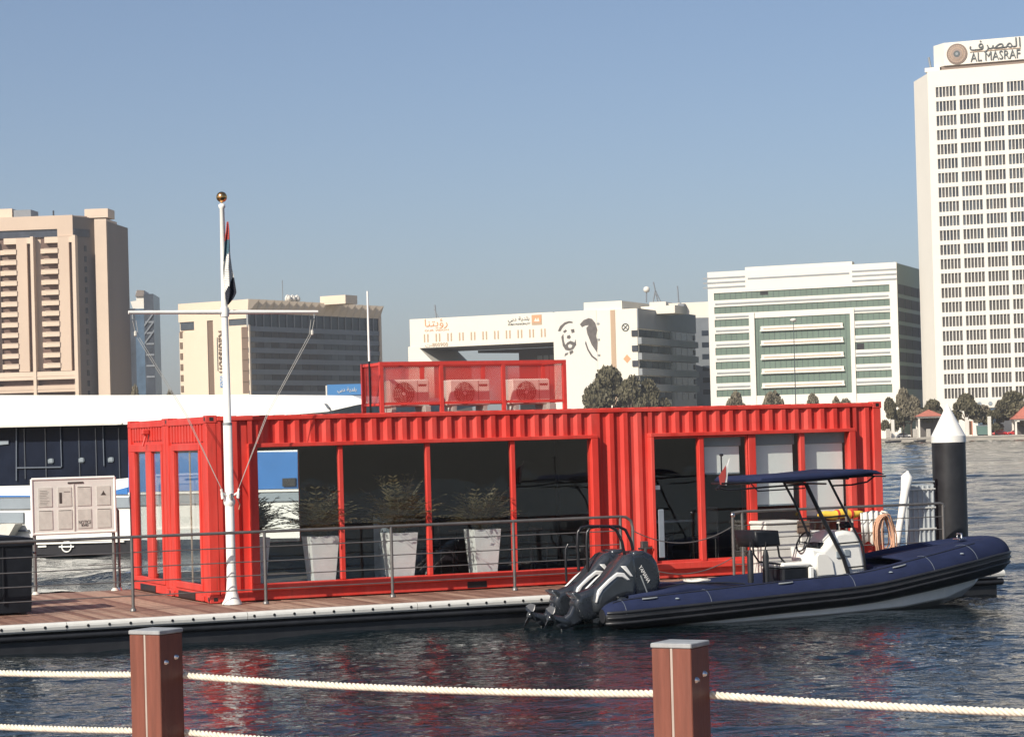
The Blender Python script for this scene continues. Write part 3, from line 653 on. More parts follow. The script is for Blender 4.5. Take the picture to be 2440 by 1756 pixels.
def annexe():
    x, y, _ = at(1658, 955, 700); P = Plane(x, y, 0.02); r = root_at('dark_annexe', 'dark grey annexe squeezed between the mural building and the green glass block', 'building', P)
    a = lambda px: P.a(px, 800); z = lambda py, px=1670: P.z(px, py)-GZ
    m = MB(); m.box(a(1655), a(1696), 0, 12, 0, z(757)); m.build('wall', 'grey_panel', r)
    m = MB()
    for k in range(6): m.box(a(1672), a(1688), -0.1, 0.1, z(800+k*28), z(788+k*28))
    m.build('window', 'dark_glass', r)
    x, y, _ = at(1552, 955, 760); P = Plane(x, y, -0.3); r = root_at('roof_top_block', 'pale flat topped block with radio masts behind the mural building', 'building', P)
    a = lambda px: P.a(px, 800); z = lambda py, px=1620: P.z(px, py)-GZ
    m = MB(); m.box(a(1552), a(1700), 0, 10, 0, z(722)); m.build('wall', 'ivory_wall', r)
    m = MB(); m.box(a(1553), a(1592), -2, 8, 0, z(718)); m.build('roof_block', 'white_wall', r)
    m = MB(); m.box(a(1622), a(1636), -3, 0, z(748), z(725)); m.build('plant_box', 'grey_panel', r)
    for (x0, y0, x1, y1) in ((1571, 718, 1562, 670), (1560, 718, 1566, 690), (1578, 718, 1566, 690), (1621, 722, 1619, 682), (1544, 718, 1545, 690)):
        m = MB(); m.tube([(a(x0), -1, z(y0)), (a(x1), -1, z(y1))], 0.22, 5); m.build('mast', 'grey_panel', r)
    m = MB(); m.lathe([(0, -1.1), (0.9, -0.7), (1.1, 0), (0.9, 0.7), (0, 1.1)], cx=a(1545.5), cy=-1, seg=12); o = m.build('radar_ball', 'white_wall', r); o.location = (0, 0, z(687))
annexe()
def green_building():
    x, y, _ = at(1694, 958, 650); P = Plane(x, y, math.radians(-22)); r = root_at('green_glass_building', 'white office block with green ribbon windows and a large green glass centre', 'building', P)
    a = lambda px, py=800: P.a(px, py); z = lambda py, px: P.z(px, py)-GZ
    o4 = lambda qx, qy: (1640+qx/3.78, 580+qy/3.78)
    A = lambda qx, qy=800: P.a(*o4(qx, qy)); Zz = lambda qx, qy: P.z(*o4(qx, qy))-GZ
    W = A(1895, 900); zt = Zz(170, 262)
    zc = lambda qy: Zz(240, qy)          # heights read along the left edge
    B = MB(); B.box(0, W, 0.30, 40, 0, zt-0.3); B.build('core', 'green_glass', r)
    x0, x1, x2, x3 = 0, A(240), A(1815, 500), W
    cl, cr = A(552), A(1500); gl, gr = A(600), A(1462)
    def wall(n, *bx):
        m = MB()
        for q in bx: m.box(*q)
        return m.build(n, 'white_wall', r)
    wall('corner_pier', (x0, x1, 0, 1.2, 0, zt)); wall('corner_pier', (x2, x3, 0, 1.2, 0, zt))
    wall('parapet', (x1, x2, 0, 1.2, zc(450), zt-0.02))
    wall('roof_screen', (A(525), A(1490), 0.2, 3, zt-1, Zz(525, 215)))
    def groove(xa, xb, q): m = MB(); m.box(xa, xb, -0.12, 0.0, zc(q)-0.33, zc(q)+0.10); m.build('groove', 'grey_band', r)
    for q in (310, 352, 395): groove(x1-3, A(525), q); groove(A(1490), x2+2, q+6)
    groove(A(550), A(1465), 330)
    # two full-width ribbons, then side ribbons
    wall('spandrel', (x1, x2, 0, 1.2, zc(575), zc(515))); groove(x1+0.3, x2-0.3, 545)
    wall('spandrel', (x1, x2, 0, 1.2, zc(690), zc(637))) 
    wall('centre_frame', (cl, gl, -0.3, 1.2, 0, zc(640))); wall('centre_frame', (gr, cr, -0.3, 1.2, 0, zc(640)))
    sp = [(757, 817), (884, 942), (1010, 1070), (1138, 1196), (1262, 1322)]
    for t, bt in sp:
        wall('spandrel', (x1, cl, 0, 1.2, zc(bt), zc(t))); groove(x1+0.3, cl-0.2, (t+bt)/2)
        wall('spandrel', (cr, x2, 0, 1.2, zc(bt), zc(t))); groove(cr+0.2, x2-0.3, (t+bt)/2)
    groove(x1+0.3, cl, 665); groove(cr, x2, 665)
    wall('base_wall', (x1, cl, 0, 1.2, 0, zc(1385))); wall('base_wall', (cr, x2, 0, 1.2, 0, zc(1395))); wall('base_wall', (gl, gr, -0.1, 1.2, 0, zc(1385)))
    # floating slabs in the green centre
    for k in range(5):
        t = zc(768+127*k); m = MB(); m.box(A(655), A(1395), -0.35, 0.4, t-1.3, t+0.05); m.box(A(655)-0.2, A(1395)+0.2, -0.45, -0.34, t-1.35, t-1.0)
        m.build('floor_band', 'white_wall', r)
        m = MB(); m.box(A(680), A(1375), -0.42, -0.36, t-0.85, t-0.6); m.build('groove', 'brown_strip', r)
    # glass panes as strips divided by thin joints
    jn = MB()
    for k in range(1, 32): xx = x1+(x2-x1)*k/32; jn.box(xx-0.04, xx+0.04, 0.25, 0.32, 3, zc(452))
    jn.build('glazing_joint', 'tower_dark', r)
    for q0, q1, w0, w1 in ((655, 725, 425, 485), (1512, 1578, 955, 1015)):
        m = MB(); m.box(A(q0), A(q1), 0.22, 0.29, zc(w1), zc(w0)); m.build('open_window', 'black_paint', r)
    # right side
    rel = math.radians(90); Q = Plane(*P.w(W), P.yaw+rel); D = Q.a(2230, 800)
    def side(m, name, mt): o = m.build(name, mt, r); o.location = (W, 0, 0); o.rotation_euler = (0, 0, rel); return o
    m = MB(); m.box(0.05, D, 0.03, 2, 0, zt-0.2); side(m, 'side_wall', 'tower_dark')
    zq = lambda qy: Q.z(*o4(1885, qy))-GZ
    for k in range(8):
        zz = zq(365+122*k)
        if zz-3 < 0: break
        for j in range(6):
            m = MB(); m.box(D*(0.02+j*0.165), D*(0.02+j*0.165+0.15), -0.1, 0.1, zz-2.6, zz); side(m, 'window', 'dim_glass')
green_building()
def bank_tower():
    x, y, _ = at(2232, 955, 615); P = Plane(x, y, math.radians(-21)); r = root_at('bank_tower', 'tall white bank tower with rows of narrow windows and a round emblem sign on top', 'building', P)
    a = lambda px, py=500: P.a(px, py); z = lambda py, px=2240: P.z(px, py)-GZ
    zt = z(169, 2228)
    W = a(2600, 500)
    # bays measured on the row at photo y 221: bay pitch 56.6 px
    b0 = P.a(2229, 221); bp = (P.a(2229+56.6*3, 221)-b0)/3.0
    rows = 22; zr0 = z(221, 2229); zr1 = z(938, 2250); fl = (zr0-zr1)/(rows-1)
    B = MB(); B.box(0, W, 0.9, 40, 0, zt); B.build('core', 'white_wall', r)
    nb = int(W/bp)
    sp = MB(); sp.box(0, W, 0, 0.95, 0, fl-3.25*fl/5.2*1.0); hw = (24.2/34.1)*fl
    m = MB(); m.box(0, W, 0, 0.9, zr0+hw/2, zt); m.build('parapet', 'white_wall', r)
    band = MB(); band.box(0, W, 0, 0.9, -(fl-hw), 0); mb_ = band.mesh('spandrel', 'white_wall')
    pier = MB(); pier.box(0, bp*0.125, 0.02, 0.9, -hw/2, hw/2); mpier = pier.mesh('pier', 'white_wall')
    sw = bp*0.875/6
    win = MB()
    win.box(0, bp*0.875, 0.6, 0.7, -hw/2, hw/2)
    fins = MB()
    for k in range(7): fins.box(k*sw-sw*0.125, k*sw+sw*0.125, 0.08, 0.62, -hw/2, hw/2)
    mw = win.mesh('window_strip', 'bank_slit'); mfi = fins.mesh('mullion', 'white_wall')
    pane_m = []
    for nm in ('bank_slit', 'dark_glass', 'mid_glass'):
        q = MB(); q.box(sw*0.18, sw*0.82, 0.55, 0.66, -hw/2, hw/2); pane_m.append(q.mesh('pane', nm))
    for i in range(rows):
        zz = zr0-fl*i
        link('spandrel', mb_, r, (0, 0, zz-hw/2))
        for j in range(-1, nb):
            x0 = b0+bp*j
            if j >= 0:
                o = link('window_strip', mw, r, (x0, 0, zz)); link('mullion', mfi, o)
                if j < 4 and i < 12:
                    for k in range(6): link('pane', random.choice(pane_m), o, (k*sw, -0.03, 0))
            if j >= 0: link('pier', mpier, r, (x0+bp*0.875, 0, zz))
        q = b0-0.0
        m = MB()
    m = MB(); m.box(0, b0, 0.01, 0.9, 0, zr0+hw/2); m.build('corner_pier', 'white_wall', r)
    m = MB(); m.box(0, W, 0.005, 0.9, 0, zr0-fl*(rows-1)-hw/2-(fl-hw)); m.build('base_wall', 'white_wall', r)
    # left chamfered facet
    Q = Plane(*P.w(0), P.yaw); 
    lx, ly = at(2186, 500, 629)[0]-P.o[0], 629-P.o[1]
    la = lx*P.u[0]+ly*P.u[1]; lb = lx*P.n[0]+ly*P.n[1]
    m = MB(); m.floorp([(0, 0.03), (0.03, 40), (la, 40), (la, lb)], 0, zt-0.6); m.build('side_wall', 'white_wall', r)
    # sign box on the roof
    z0, z1 = z(165, 2236)+0.9, z(97, 2300)
    s = MB(); s.floorp([(a(2217, 150), 5), (a(2248, 150), 1.2), (W, 1.2), (W, 14), (a(2217, 150), 14)], z0, z1); s.build('sign_box', 'white_wall', r)
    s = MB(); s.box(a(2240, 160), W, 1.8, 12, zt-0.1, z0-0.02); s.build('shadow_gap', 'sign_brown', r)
    s = MB(); s.box(a(2200, 165), a(2236, 165), 2, 12, zt+0.1, zt+1.2); s.build('roof_ledge', 'white_wall', r)
    s = MB(); s.tube([(a(2210, 160), 5, zt+1), (a(2205, 160), 5, zt+4.4)], 0.3, 5); s.build('aerial', 'grey_band', r)
    cx, cz = a(2278.5, 128), z(128, 2278); R = 24.5*615/FPX
    for rr, mt, yy in ((R, 'sign_brown', 1.0), (R*0.86, 'emblem_bronze', 0.93), (R*0.62, 'brown_strip', 0.86), (R*0.56, 'emblem_bronze', 0.80), (R*0.32, 'sign_dark', 0.74), (R*0.14, 'grey_band', 0.68)):
        s = MB(); n = 32; s.prism([(cx+rr*math.cos(2*math.pi*k/n), cz+rr*math.sin(2*math.pi*k/n)) for k in range(n)], yy, yy+0.2); s.build('emblem_ring', mt, r)
    for k in range(24):
        t = 2*math.pi*k/24; s = MB(); s.prism([(cx+math.cos(t)*R*0.66, cz+math.sin(t)*R*0.66), (cx+math.cos(t+0.09)*R*0.84, cz+math.sin(t+0.09)*R*0.84), (cx+math.cos(t-0.02)*R*0.84, cz+math.sin(t-0.02)*R*0.84)], 0.9, 0.95); s.build('emblem_ray', 'brown_strip', r)
    zb = z1-1.2
    letters('AL MASRAF', 3.3, 'sign_dark', r, ((a(2311, 132)+a(2430, 130))/2, 1.05, z(133, 2365)), 0.3, width=a(2430, 130)-a(2311, 132))
    letters('\uFED1\uFEAE\uFEBC\uFEE4\uFEDF\uFE8D', 3.4, 'sign_dark', r, ((a(2309, 110)+a(2431, 110))/2, 1.05, z(106, 2365)), 0.3, width=a(2431, 110)-a(2309, 110))
    s = MB(); s.box(a(2309, 121), a(2431, 121), 1.0, 1.2, z(119.5, 2365), z(118, 2365)); s.build('sign_rule', 'brown_strip', r)
    # porch with small round signs
    x, y, _ = at(2325, 960, 600); s = thing('white_canopy', 'white entrance canopy with two round emblems in front of the bank tower', 'canopy', (x, y, GZ), P.yaw)
    C = Plane(x, y, P.yaw); w = C.a(2378, 960); zz = lambda py: C.z(2340, py)-GZ
    m = MB(); m.box(0, w, 0, 5, zz(971), zz(953)); m.build('fascia', 'white_wall', s)
    for px in (2334, 2360): 
        m = MB(); m.prism([(C.a(px, 962)+0.55*math.cos(t*math.pi/6), zz(962)+0.55*math.sin(t*math.pi/6)) for t in range(12)], -0.1, 0); m.build('emblem', 'ship_grey', s)
    m = MB(); m.box(0.3, w-0.3, 0.5, 4.8, 0, zz(972)); m.build('glass_front', 'blue_glass', s)
bank_tower()
# ------------------------------------------------------------------ trees and things on the far quay
def crown_mesh(name, blobs, n, leaf, matn, seed):
    rnd = random.Random(seed); b = MB()
    tot = sum(q[3]**2 for q in blobs)
    for cx, cy, cz, R, sz in [(q[0], q[1], q[2], q[3], q[4]) for q in blobs]:
        for _ in range(int(n*R*R/tot)):
            th = rnd.uniform(0, 2*math.pi); u = rnd.uniform(-0.75, 1); rr = R*(0.55+0.5*rnd.random()**0.6)
            s = math.sqrt(max(0, 1-u*u)); p = Vector((cx+rr*s*math.cos(th), cy+rr*s*math.sin(th), cz+rr*u*sz))
            d = Vector((rnd.gauss(0, 1), rnd.gauss(0, 1), rnd.gauss(0, 1))).normalized(); e = d.cross(Vector((rnd.gauss(0, 1), rnd.gauss(0, 1), rnd.gauss(0, 1)))).normalized()
            L = leaf*rnd.uniform(0.6, 1.4); q = [p-d*L, p+e*L*0.7, p+d*L, p-e*L*0.7]; b.add(q, [(0, 1, 2, 3)])
    return b.mesh(name, matn)
def trunk_mesh(h, r, tips, seed):
    rnd = random.Random(seed); b = MB(); b.tube([(0, 0, 0), (rnd.uniform(-.2, .2), 0, h*0.5), (0, 0, h)], [r, r*0.8, r*0.6], 7)
    for t in tips:
        m = Vector(t)*0.5+Vector((0, 0, h*0.45)); b.tube([(0, 0, h*0.8), tuple(m), t], [r*0.5, r*0.35, r*0.12], 5)
    return b.mesh('trunk', 'trunk_bark')
def tree_kind(seed, H, Wd, matn, n=1500, leaf=0.5, dense=6):
    rnd = random.Random(seed); blobs = []; tips = []
    for k in range(dense):
        an = 2*math.pi*k/dense+rnd.uniform(-.5, .5); rr = Wd*0.5*rnd.uniform(0.15, 0.80)
        c = (rr*math.cos(an), rr*math.sin(an), H*(0.90-0.80*(rr/(Wd*0.5))**1.3*rnd.uniform(0.55, 1.0)), Wd*rnd.uniform(0.11, 0.21), rnd.uniform(0.55, 0.85)); blobs.append(c); tips.append(c[:3])
    blobs.append((rnd.uniform(-.1, .1)*Wd, 0, H*0.80, Wd*0.22, 0.85)); tips.append(blobs[-1][:3])
    return crown_mesh('crown', blobs, n, leaf, matn, seed), trunk_mesh(H*0.45, H*0.035, tips, seed)
KIND = [tree_kind(11, 7.0, 8.0, 'leaf_olive', 4200, 0.26, 10), tree_kind(23, 6.0, 7.5, 'leaf_grey', 3800, 0.25, 9), tree_kind(31, 5.0, 6.5, 'leaf_grey', 3000, 0.23, 9), tree_kind(47, 8.0, 8.5, 'leaf_olive', 5200, 0.27, 12)]
KH = [7.0, 6.0, 5.0, 8.0]
def tree(px, ptop, Y, k, w, label, matname='tree', group='trees along the far quay', rz=0.0):
    """w = crown width in photo pixels"""
    x, y, z = at(px, ptop, Y); H = z-GZ; Wm = w*Y/FPX; KW = [8.0, 7.5, 6.5, 8.5]
    r = thing(matname, label, 'tree', (x, y, GZ), rz, group)
    sc_ = (Wm/KW[k], Wm/KW[k], H/(KH[k]*0.99))
    link('crown', KIND[k][0], r, scl=sc_); link('trunk', KIND[k][1], r, scl=sc_)
T = tree
T(1450, 874, 606, 3, 128, 'large dark olive tree in front of the mural, right of the rooftop cage')
T(1548, 908, 604, 0, 92, 'rounded olive tree in front of the grey banded side of the mural building', rz=1)
T(1502, 900, 601, 0, 96, 'low olive tree between the two largest trees by the mural building', rz=2)
T(1750, 938, 600, 1, 66, 'greyish tree at the left foot of the green glass building', rz=3)
T(1842, 938, 600, 2, 80, 'greyish bushy tree left of the tall lamp post foot', rz=1.4)
T(1938, 942, 600, 2, 44, 'small pointed tree showing above the container right of the lamp post', rz=0.4)
T(1990, 950, 600, 1, 40, 'very low tree top just above the container, under the green building', rz=2.4)
T(2012, 954, 590, 2, 52, 'tree top hidden behind the right end of the container roof', rz=2.9)
T(2122, 950, 590, 0, 56, 'olive tree hard against the right edge of the red container', rz=0.7)
T(2170, 948, 590, 1, 76, 'pale dusty tree in front of the gap beside the bank tower', rz=1.9)
T(2150, 930, 590, 2, 60, 'taller dusty tree behind the others below the dark side wall', rz=2.2)
T(2222, 952, 590, 3, 66, 'dusty tree left of the white cone of the pile', rz=0.2)
T(2300, 938, 590, 3, 84, 'olive tree right of the white cone of the pile', rz=2.7)
T(2345, 968, 590, 1, 70, 'low spreading tree behind the white quay pillars', rz=0.5)
T(2412, 932, 590, 3, 96, 'large olive tree in front of the bank tower at the right edge', rz=1.1)
T(2370, 975, 588, 0, 60, 'low green tree above the parked cars', rz=3.1)
T(2436, 958, 588, 1, 50, 'tree cut by the right edge of the photo behind the pavilion', rz=4)
T(320, 925, 600, 1, 44, 'small olive tree showing between the hotel tower and the ferry roof', rz=4)
T(405, 938, 600, 2, 40, 'scrubby tree top at the left foot of the cream hotel', rz=5)
def quay_things():
    def post(px, top, Y, w, label):
        x, y, z = at(px, top, Y); o = MB().bbox(-w/2, w/2, -w/2, w/2, 0, z-1.25, 0.05).build('quay_pillar', 'white_wall', None, (x, y, 1.25)); setp(o, label, 'pillar', 'white pillars on the far quay')
    post(2127, 1000, 582, 0.75, 'white quay pillar nearest the red container, left of the white car')
    post(2303, 994, 580, 0.75, 'white quay pillar beside the orange banner')
    post(2357, 992, 580, 0.8, 'white quay pillar between the green container and the parked cars')
    # pavilion with tiled roof
    def pavilion(px0, px1, ptop, peave, Y, label):
        x, y, _ = at(px0, 1040, Y); C = Plane(x, y, -0.07); r = thing('pavilion', label, 'pavilion', (x, y, 1.25), -0.07, 'open pavilions on the far quay'); w = C.a(px1, 1020); z = lambda py: C.z(px0, py)-1.25
        for xx in (0.2, w-0.4):
            for yy in (0.2, w-0.6): MB().box(xx, xx+0.45, yy, yy+0.45, 0, z(peave)).build('column', 'white_wall', r)
        MB().box(-0.1, w+0.1, -0.1, w, z(peave), z(peave-3.5)).build('beam', 'white_wall', r)
        m = MB(); h0, h1 = z(peave-3.5)+0.01, z(ptop); m.add([(-0.5, -0.5, h0), (w+0.5, -0.5, h0), (w+0.5, w, h0), (-0.5, w, h0), (w/2, w/2, h1)], [(0, 3, 2, 1), (0, 1, 4), (1, 2, 4), (2, 3, 4), (3, 0, 4)]); m.build('roof', 'roof_tile', r)
        MB().box(0.7, w-0.7, w-0.9, w-0.6, 0, z(peave)-0.3).build('rear_screen', 'soffit_dark', r)
    pavilion(2187, 2247, 976, 996, 584, 'open pavilion with red tiled hip roof left of the pile')
    pavilion(2418, 2475, 968, 1002, 582, 'open pavilion with tiled roof at the right edge of the quay')
    x, y, z = at(2309, 1003, 581); r = thing('banner', 'orange and red upright banner leaning beside a white pillar', 'banner', (x, y, 1.25)); MB().box(0, 0.75, 0, 0.06, 0.3, z-1.25).build('cloth', 'sign_orange', r); MB().tube([(0.8, 0, 0), (0.8, 0, z-1.15)], 0.05, 6).build('pole', 'car_red', r)
    x, y, z = at(2329, 1014, 583); r = thing('waste_container', 'green metal waste container between two white pillars', 'container', (x, y, 1.25), -0.07)
    MB().prism([(0, 0.25), (2.7, 0.25), (2.9, z-1.4), (-0.15, z-1.4)], 0, 1.6).build('body', 'car_green', r); MB().bbox(-0.2, 3, -0.1, 1.7, z-1.39, z-1.2, 0.05).build('lid', 'ship_grey', r)
    for xx in (0.2, 2.3): MB().tube([(xx, 0.2, 0.12), (xx, 1.4, 0.12)], 0.12, 8).build('wheel', 'black_rubber', r)
    def car(px, Y, mt, yaw, label):
        x, y, _ = at(px, 1036, Y); r = thing('parked_car', label, 'car', (x, y, 1.0), yaw, 'cars parked behind the far quay')
        MB().puff([(-2.1, 0.35), (2.1, 0.35), (2.15, 0.75), (1.9, 0.92), (1.1, 1.0), (0.5, 1.42), (-0.9, 1.45), (-1.7, 1.0), (-2.1, 0.9)], 0, 0.87, 0.15, 3).build('body', mt, r)
        MB().puff([(1.0, 1.0), (0.5, 1.36), (-0.85, 1.39), (-1.5, 1.02)], 0, 0.885, 0.05, 2).build('window', 'dark_glass', r)
        for xx in (-1.35, 1.35):
            for yy in (-0.8, 0.8):
                w = link('wheel', wheel, r, (xx, yy, 0.33))
    wheel = MB().tube([(0, -0.1, 0), (0, 0.1, 0)], 0.33, 14).mesh('wheel', 'black_rubber')
    car(2385, 589, 'car_red', 0.1, 'red parked car right of the second white quay pillar')
    car(2418, 588, 'car_red', 3.2, 'red parked car half behind the right hand pavilion')
    car(2152, 592, 'car_white', 0.1, 'white parked car right of the white pillar by the container')
    car(2365, 596, 'engine_dark', 0.0, 'dark parked car behind the white pillar and the red cars')
    # tall lamp post
    x, y, z = at(1896, 958, 590); zt = at(1892, 768, 590)[2]
    r = thing('street_lamp', 'tall slender lamp post with a white disc head before the green building', 'street lamp', (x, y, 1.25))
    MB().tube([(0, 0, 0), (0, 0, zt-1.25)], [0.16, 0.08], 8).build('pole', 'tower_dark', r)
    MB().lathe([(0.0, 0), (0.45, 0.1), (0.85, 0.5), (0.85, 0.75), (0.3, 0.95), (0, 1.0)], seg=16).build('lamp_head', 'white_wall', r, (0, 0, zt-1.25))
    # clutter: bollards and bases
    for px, lab in ((2180, 'pale stone bollard left of the tiled pavilion'), (2212, 'pale stone bollard under the tiled pavilion'), (2116, 'pale stone bollard beside the container edge')):
        x, y, z = at(px, 1022, 580); setp(MB().bbox(-0.5, 0.5, -0.5, 0.5, 0, z-1.25, 0.08).build('bollard', 'concrete', None, (x, y, 1.25)), lab, 'bollard', 'stone bollards on the far quay')
    x, y, z = at(2105, 1050, 577); r = thing('moored_dinghy', 'small dark dinghy moored at the far quay by the container edge', 'boat', (x+2, y-2, 0.0), 0); MB().puff([(-2, 0.6), (-1.6, -0.1), (1.6, -0.1), (2.2, 0.7)], 0, 0.8, 0.2, 3).build('hull', 'ship_black', r); MB().box(-1, -0.7, -0.6, 0.6, 0.6, 0.8).build('thwart', 'brown_board', r)
    x, y, z = at(2188, 1050, 577); r = thing('moored_dinghy', 'small dark dinghy moored at the far quay under the tiled pavilion', 'boat', (x, y-2, 0.0), 0); MB().puff([(-1.5, 0.6), (-1.2, -0.1), (1.2, -0.1), (1.6, 0.7)], 0, 0.7, 0.2, 3).build('hull', 'ship_black', r); MB().box(-0.6, -0.4, -0.5, 0.5, 0.6, 0.75).build('thwart', 'brown_board', r)
quay_things()
# ------------------------------------------------------------------ the ferry moored behind the pontoon
def ferry():
    x, y, _ = on_z(85, 1321, 0); P = Plane(x, y, -0.30); r = thing('ferry', 'white passenger ferry with dark glass band and black waterline behind the pontoon', 'ferry', (x, y, 0), -0.30)
    pp = lambda pts: [P.az(*p) for p in pts]
    MB().prism(pp([(-260, 938), (0, 942), (300, 942), (600, 941), (855, 943), (899, 960), (866, 965), (797, 981), (600, 998), (300, 1012), (0, 1019), (-260, 1024)]), -0.5, 9).build('roof', 'ship_white', r)
    MB().prism(pp([(-260, 1024), (0, 1019), (312, 1011), (312, 1142), (200, 1150), (0, 1158), (-260, 1166)]), 0, 8).build('glass_band', 'ship_glass', r)
    for pts in ([(40, 1018), (42.5, 1018), (42.5, 1145), (40, 1145)], [(145, 1016), (147, 1016), (150, 1112), (148, 1112)], [(246, 1013), (248, 1013), (251, 1110), (249, 1110)], [(42, 1113), (148, 1111), (148, 1114), (42, 1116)]):
        MB().prism(pp(pts), -0.06, 0.0).build('window_frame', 'ship_trim', r)
    MB().prism(pp([(-260, 1166), (0, 1158), (80, 1156), (200, 1150), (312, 1138), (312, 1062), (760, 1040), (800, 1240), (780, 1290), (330, 1290), (-260, 1300)]), -0.1, 7.5).build('hull', 'ship_white', r)
    MB().prism(pp([(-260, 1178), (0, 1180), (80, 1180), (80, 1183), (0, 1184), (-260, 1183)]), -0.16, -0.1).build('blue_stripe', 'ship_blue', r)
    MB().prism(pp([(272, 1170), (310, 1160), (310, 1177), (272, 1177)]), -0.16, -0.1).build('blue_stripe', 'ship_blue', r)
    MB().prism(pp([(313, 1079), (715, 1076), (715, 1163), (313, 1172)]), -0.18, -0.1).build('blue_panel', 'ship_blue', r)
    MB().prism(pp([(681, 1139), (712, 1138), (712, 1157), (681, 1158)]), -0.24, -0.18).build('crest', 'engine_dark', r)
    MB().prism(pp([(313, 1173), (720, 1165), (720, 1170), (313, 1178)]), -0.2, -0.1).build('rubbing_strip', 'ship_white', r)
    MB().prism(pp([(313, 1182), (720, 1172), (720, 1192), (313, 1204)]), -0.16, -0.1).build('window_band', 'ship_grey', r)
    MB().prism(pp([(-260, 1190), (330, 1184), (330, 1208), (-260, 1216)]), -0.16, -0.1).build('window_band', 'ship_grey', r)
    MB().prism(pp([(-260, 1222), (62, 1220), (62, 1245), (-260, 1248)]), -0.16, -0.1).build('window_band', 'ship_grey', r)
    MB().prism(pp([(-260, 1262), (0, 1262), (12, 1264), (0, 1267), (-260, 1267)]), -0.2, -0.1).build('rail', 'ship_trim', r)
    MB().prism(pp([(48, 1262), (75, 1261), (75, 1265), (48, 1266)]), -0.2, -0.1).build('rail', 'ship_trim', r)
    MB().prism(pp([(28, 1246), (62, 1246), (40, 1285), (12, 1285)]), -0.6, -0.17).build('strut', 'off_white', r)
    MB().prism(pp([(-260, 1288), (60, 1291), (312, 1286), (790, 1280), (780, 1306), (312, 1321), (85, 1321), (-260, 1321)]), -0.22, 7).build('boot_top', 'ship_black', r)
    MB().prism(pp([(88, 1292), (307, 1287), (307, 1290), (88, 1296)]), -0.3, -0.22).build('rubbing_strip', 'ship_white', r)
    MB().prism(pp([(101, 1299), (121, 1298), (121, 1302), (101, 1303)]), -0.26, -0.22).build('hull_mark', 'ship_white', r)
    for px, py in ((122, 1098), (195, 1096), (265, 1095)):
        x_, z_ = P.az(px, py); MB().bbox(x_-0.09, x_+0.09, -0.05, 0.0, z_-0.07, z_+0.07, 0.03).build('cabin_light', 'ship_grey', r)
    for px in (60, 110, 190, 230, 285):
        x_, z_ = P.az(px, 1085); MB().box(x_-0.015, x_+0.015, -0.03, 0.0, z_-0.65, z_+0.75).build('glazing_joint', 'tower_dark', r)
    MB().prism(pp([(-260, 1019), (0, 1014), (300, 1007), (312, 1007), (312, 1011), (300, 1012), (0, 1019), (-260, 1024)]), -0.56, -0.5).build('roof_lip', 'off_white', r)
    MB().prism(pp([(0, 1050), (22, 1049), (22, 1058), (0, 1060)]), -0.05, 0.0).build('window_notice', 'ship_grey', r)
    c, d = P.az(169, 1301); R = 0.145
    m = MB(); m.tube([(c+R*math.cos(t*math.pi/12), -0.25, d+R*math.sin(t*math.pi/12)) for t in range(24)], 0.022, 5, closed=True); m.box(c-0.23, c+0.23, -0.27, -0.23, d-0.02, d+0.02); m.build('load_line_mark', 'ship_white', r)
    MB().prism(pp([(792, 962), (796, 962), (804, 972), (801, 975)]), -0.6, -0.5).build('roof_fitting', 'ship_trim', r)
ferry()
# ------------------------------------------------------------------ the pontoon (dock frame: a along, b across, z up)
def dthing(name, label, cat, a, b, z=DECK, group=None, turn=0.0): return thing(name, label, cat, (*DOCK.w(a, b), z), DOCK.yaw+turn, group)
def dk(px, py, b=0.0): return DOCK.off(0, b).az(px, py)
def pontoon():
    a0, a1, b0, b1 = -8.0, 13.15, -2.18, 4.95
    r = dthing('pontoon', 'floating pontoon with brown plank deck, white holed edge fender and black sides', 'pontoon', 0, 0)
    MB().box(a0+0.1, a1-0.1, b0+0.12, b1-0.1, -0.95, -0.16).build('float', 'black_rubber', r)
    MB().box(a0+0.05, a1-0.05, b0+0.16, b1-0.05, -0.16, -0.045).build('deck_frame', 'dark_steel', r)
    rnd = random.Random(3); w = 0.142
    pl = [MB().bbox(0.004, w-0.004, b0+0.19, b1-0.03, -0.042, -0.008, 0.003).mesh('plank', m_) for m_ in ('plank_wood', 'plank_pale', 'plank_dark')]
    n = int((a1-a0-0.1)/w)
    for k in range(n):
        o = link('plank', rnd.choices(pl, (5, 3, 3))[0], r, (a0+0.05+w*k, 0, rnd.uniform(-0.002, 0.003)))
    # border board and white fender strip with holes
    MB().bbox(a0, a1, b0+0.095, b0+0.186, -0.05, 0.0, 0.004).build('border_board', 'plank_wood', r)
    seg = (a1-a0)/8
    for i in range(8):
        m = MB(); prof = [(b0+0.09, 0.0), (b0+0.035, -0.004), (b0+0.008, -0.03), (b0, -0.06), (b0+0.008, -0.10), (b0+0.03, -0.125), (b0+0.09, -0.13)]
        x0, x1 = a0+seg*i+0.004, a0+seg*(i+1)-0.004
        vs = [(x0, y, z) for y, z in prof]+[(x1, y, z) for y, z in prof]; k = len(prof)
        m.add(vs, [(j, j+k, j+k+1, j+1) for j in range(k-1)]+[tuple(range(k-1, -1, -1)), tuple(range(k, 2*k)), (0, k-1, 2*k-1, k)][:1]+[tuple(range(k)), tuple(range(2*k-1, k-1, -1))], False)
        m.build('fender_strip', 'white_plastic', r)
    hm = MB(); hm.tube([(0, 0, 0), (0, 0.05, 0)], 0.021, 12); mh = hm.mesh('bolt_hole', 'black_paint')
    k = 0; x = a0+0.1
    while x < a1-0.05: link('bolt_hole', mh, r, (x, b0-0.001, -0.062)); x += 0.305
    # rubber fender below
    MB().tube([(a0, b0+0.1, -0.20), (a1, b0+0.1, -0.20)], 0.055, 8).build('rubber_fender', 'black_rubber', r)
pontoon()
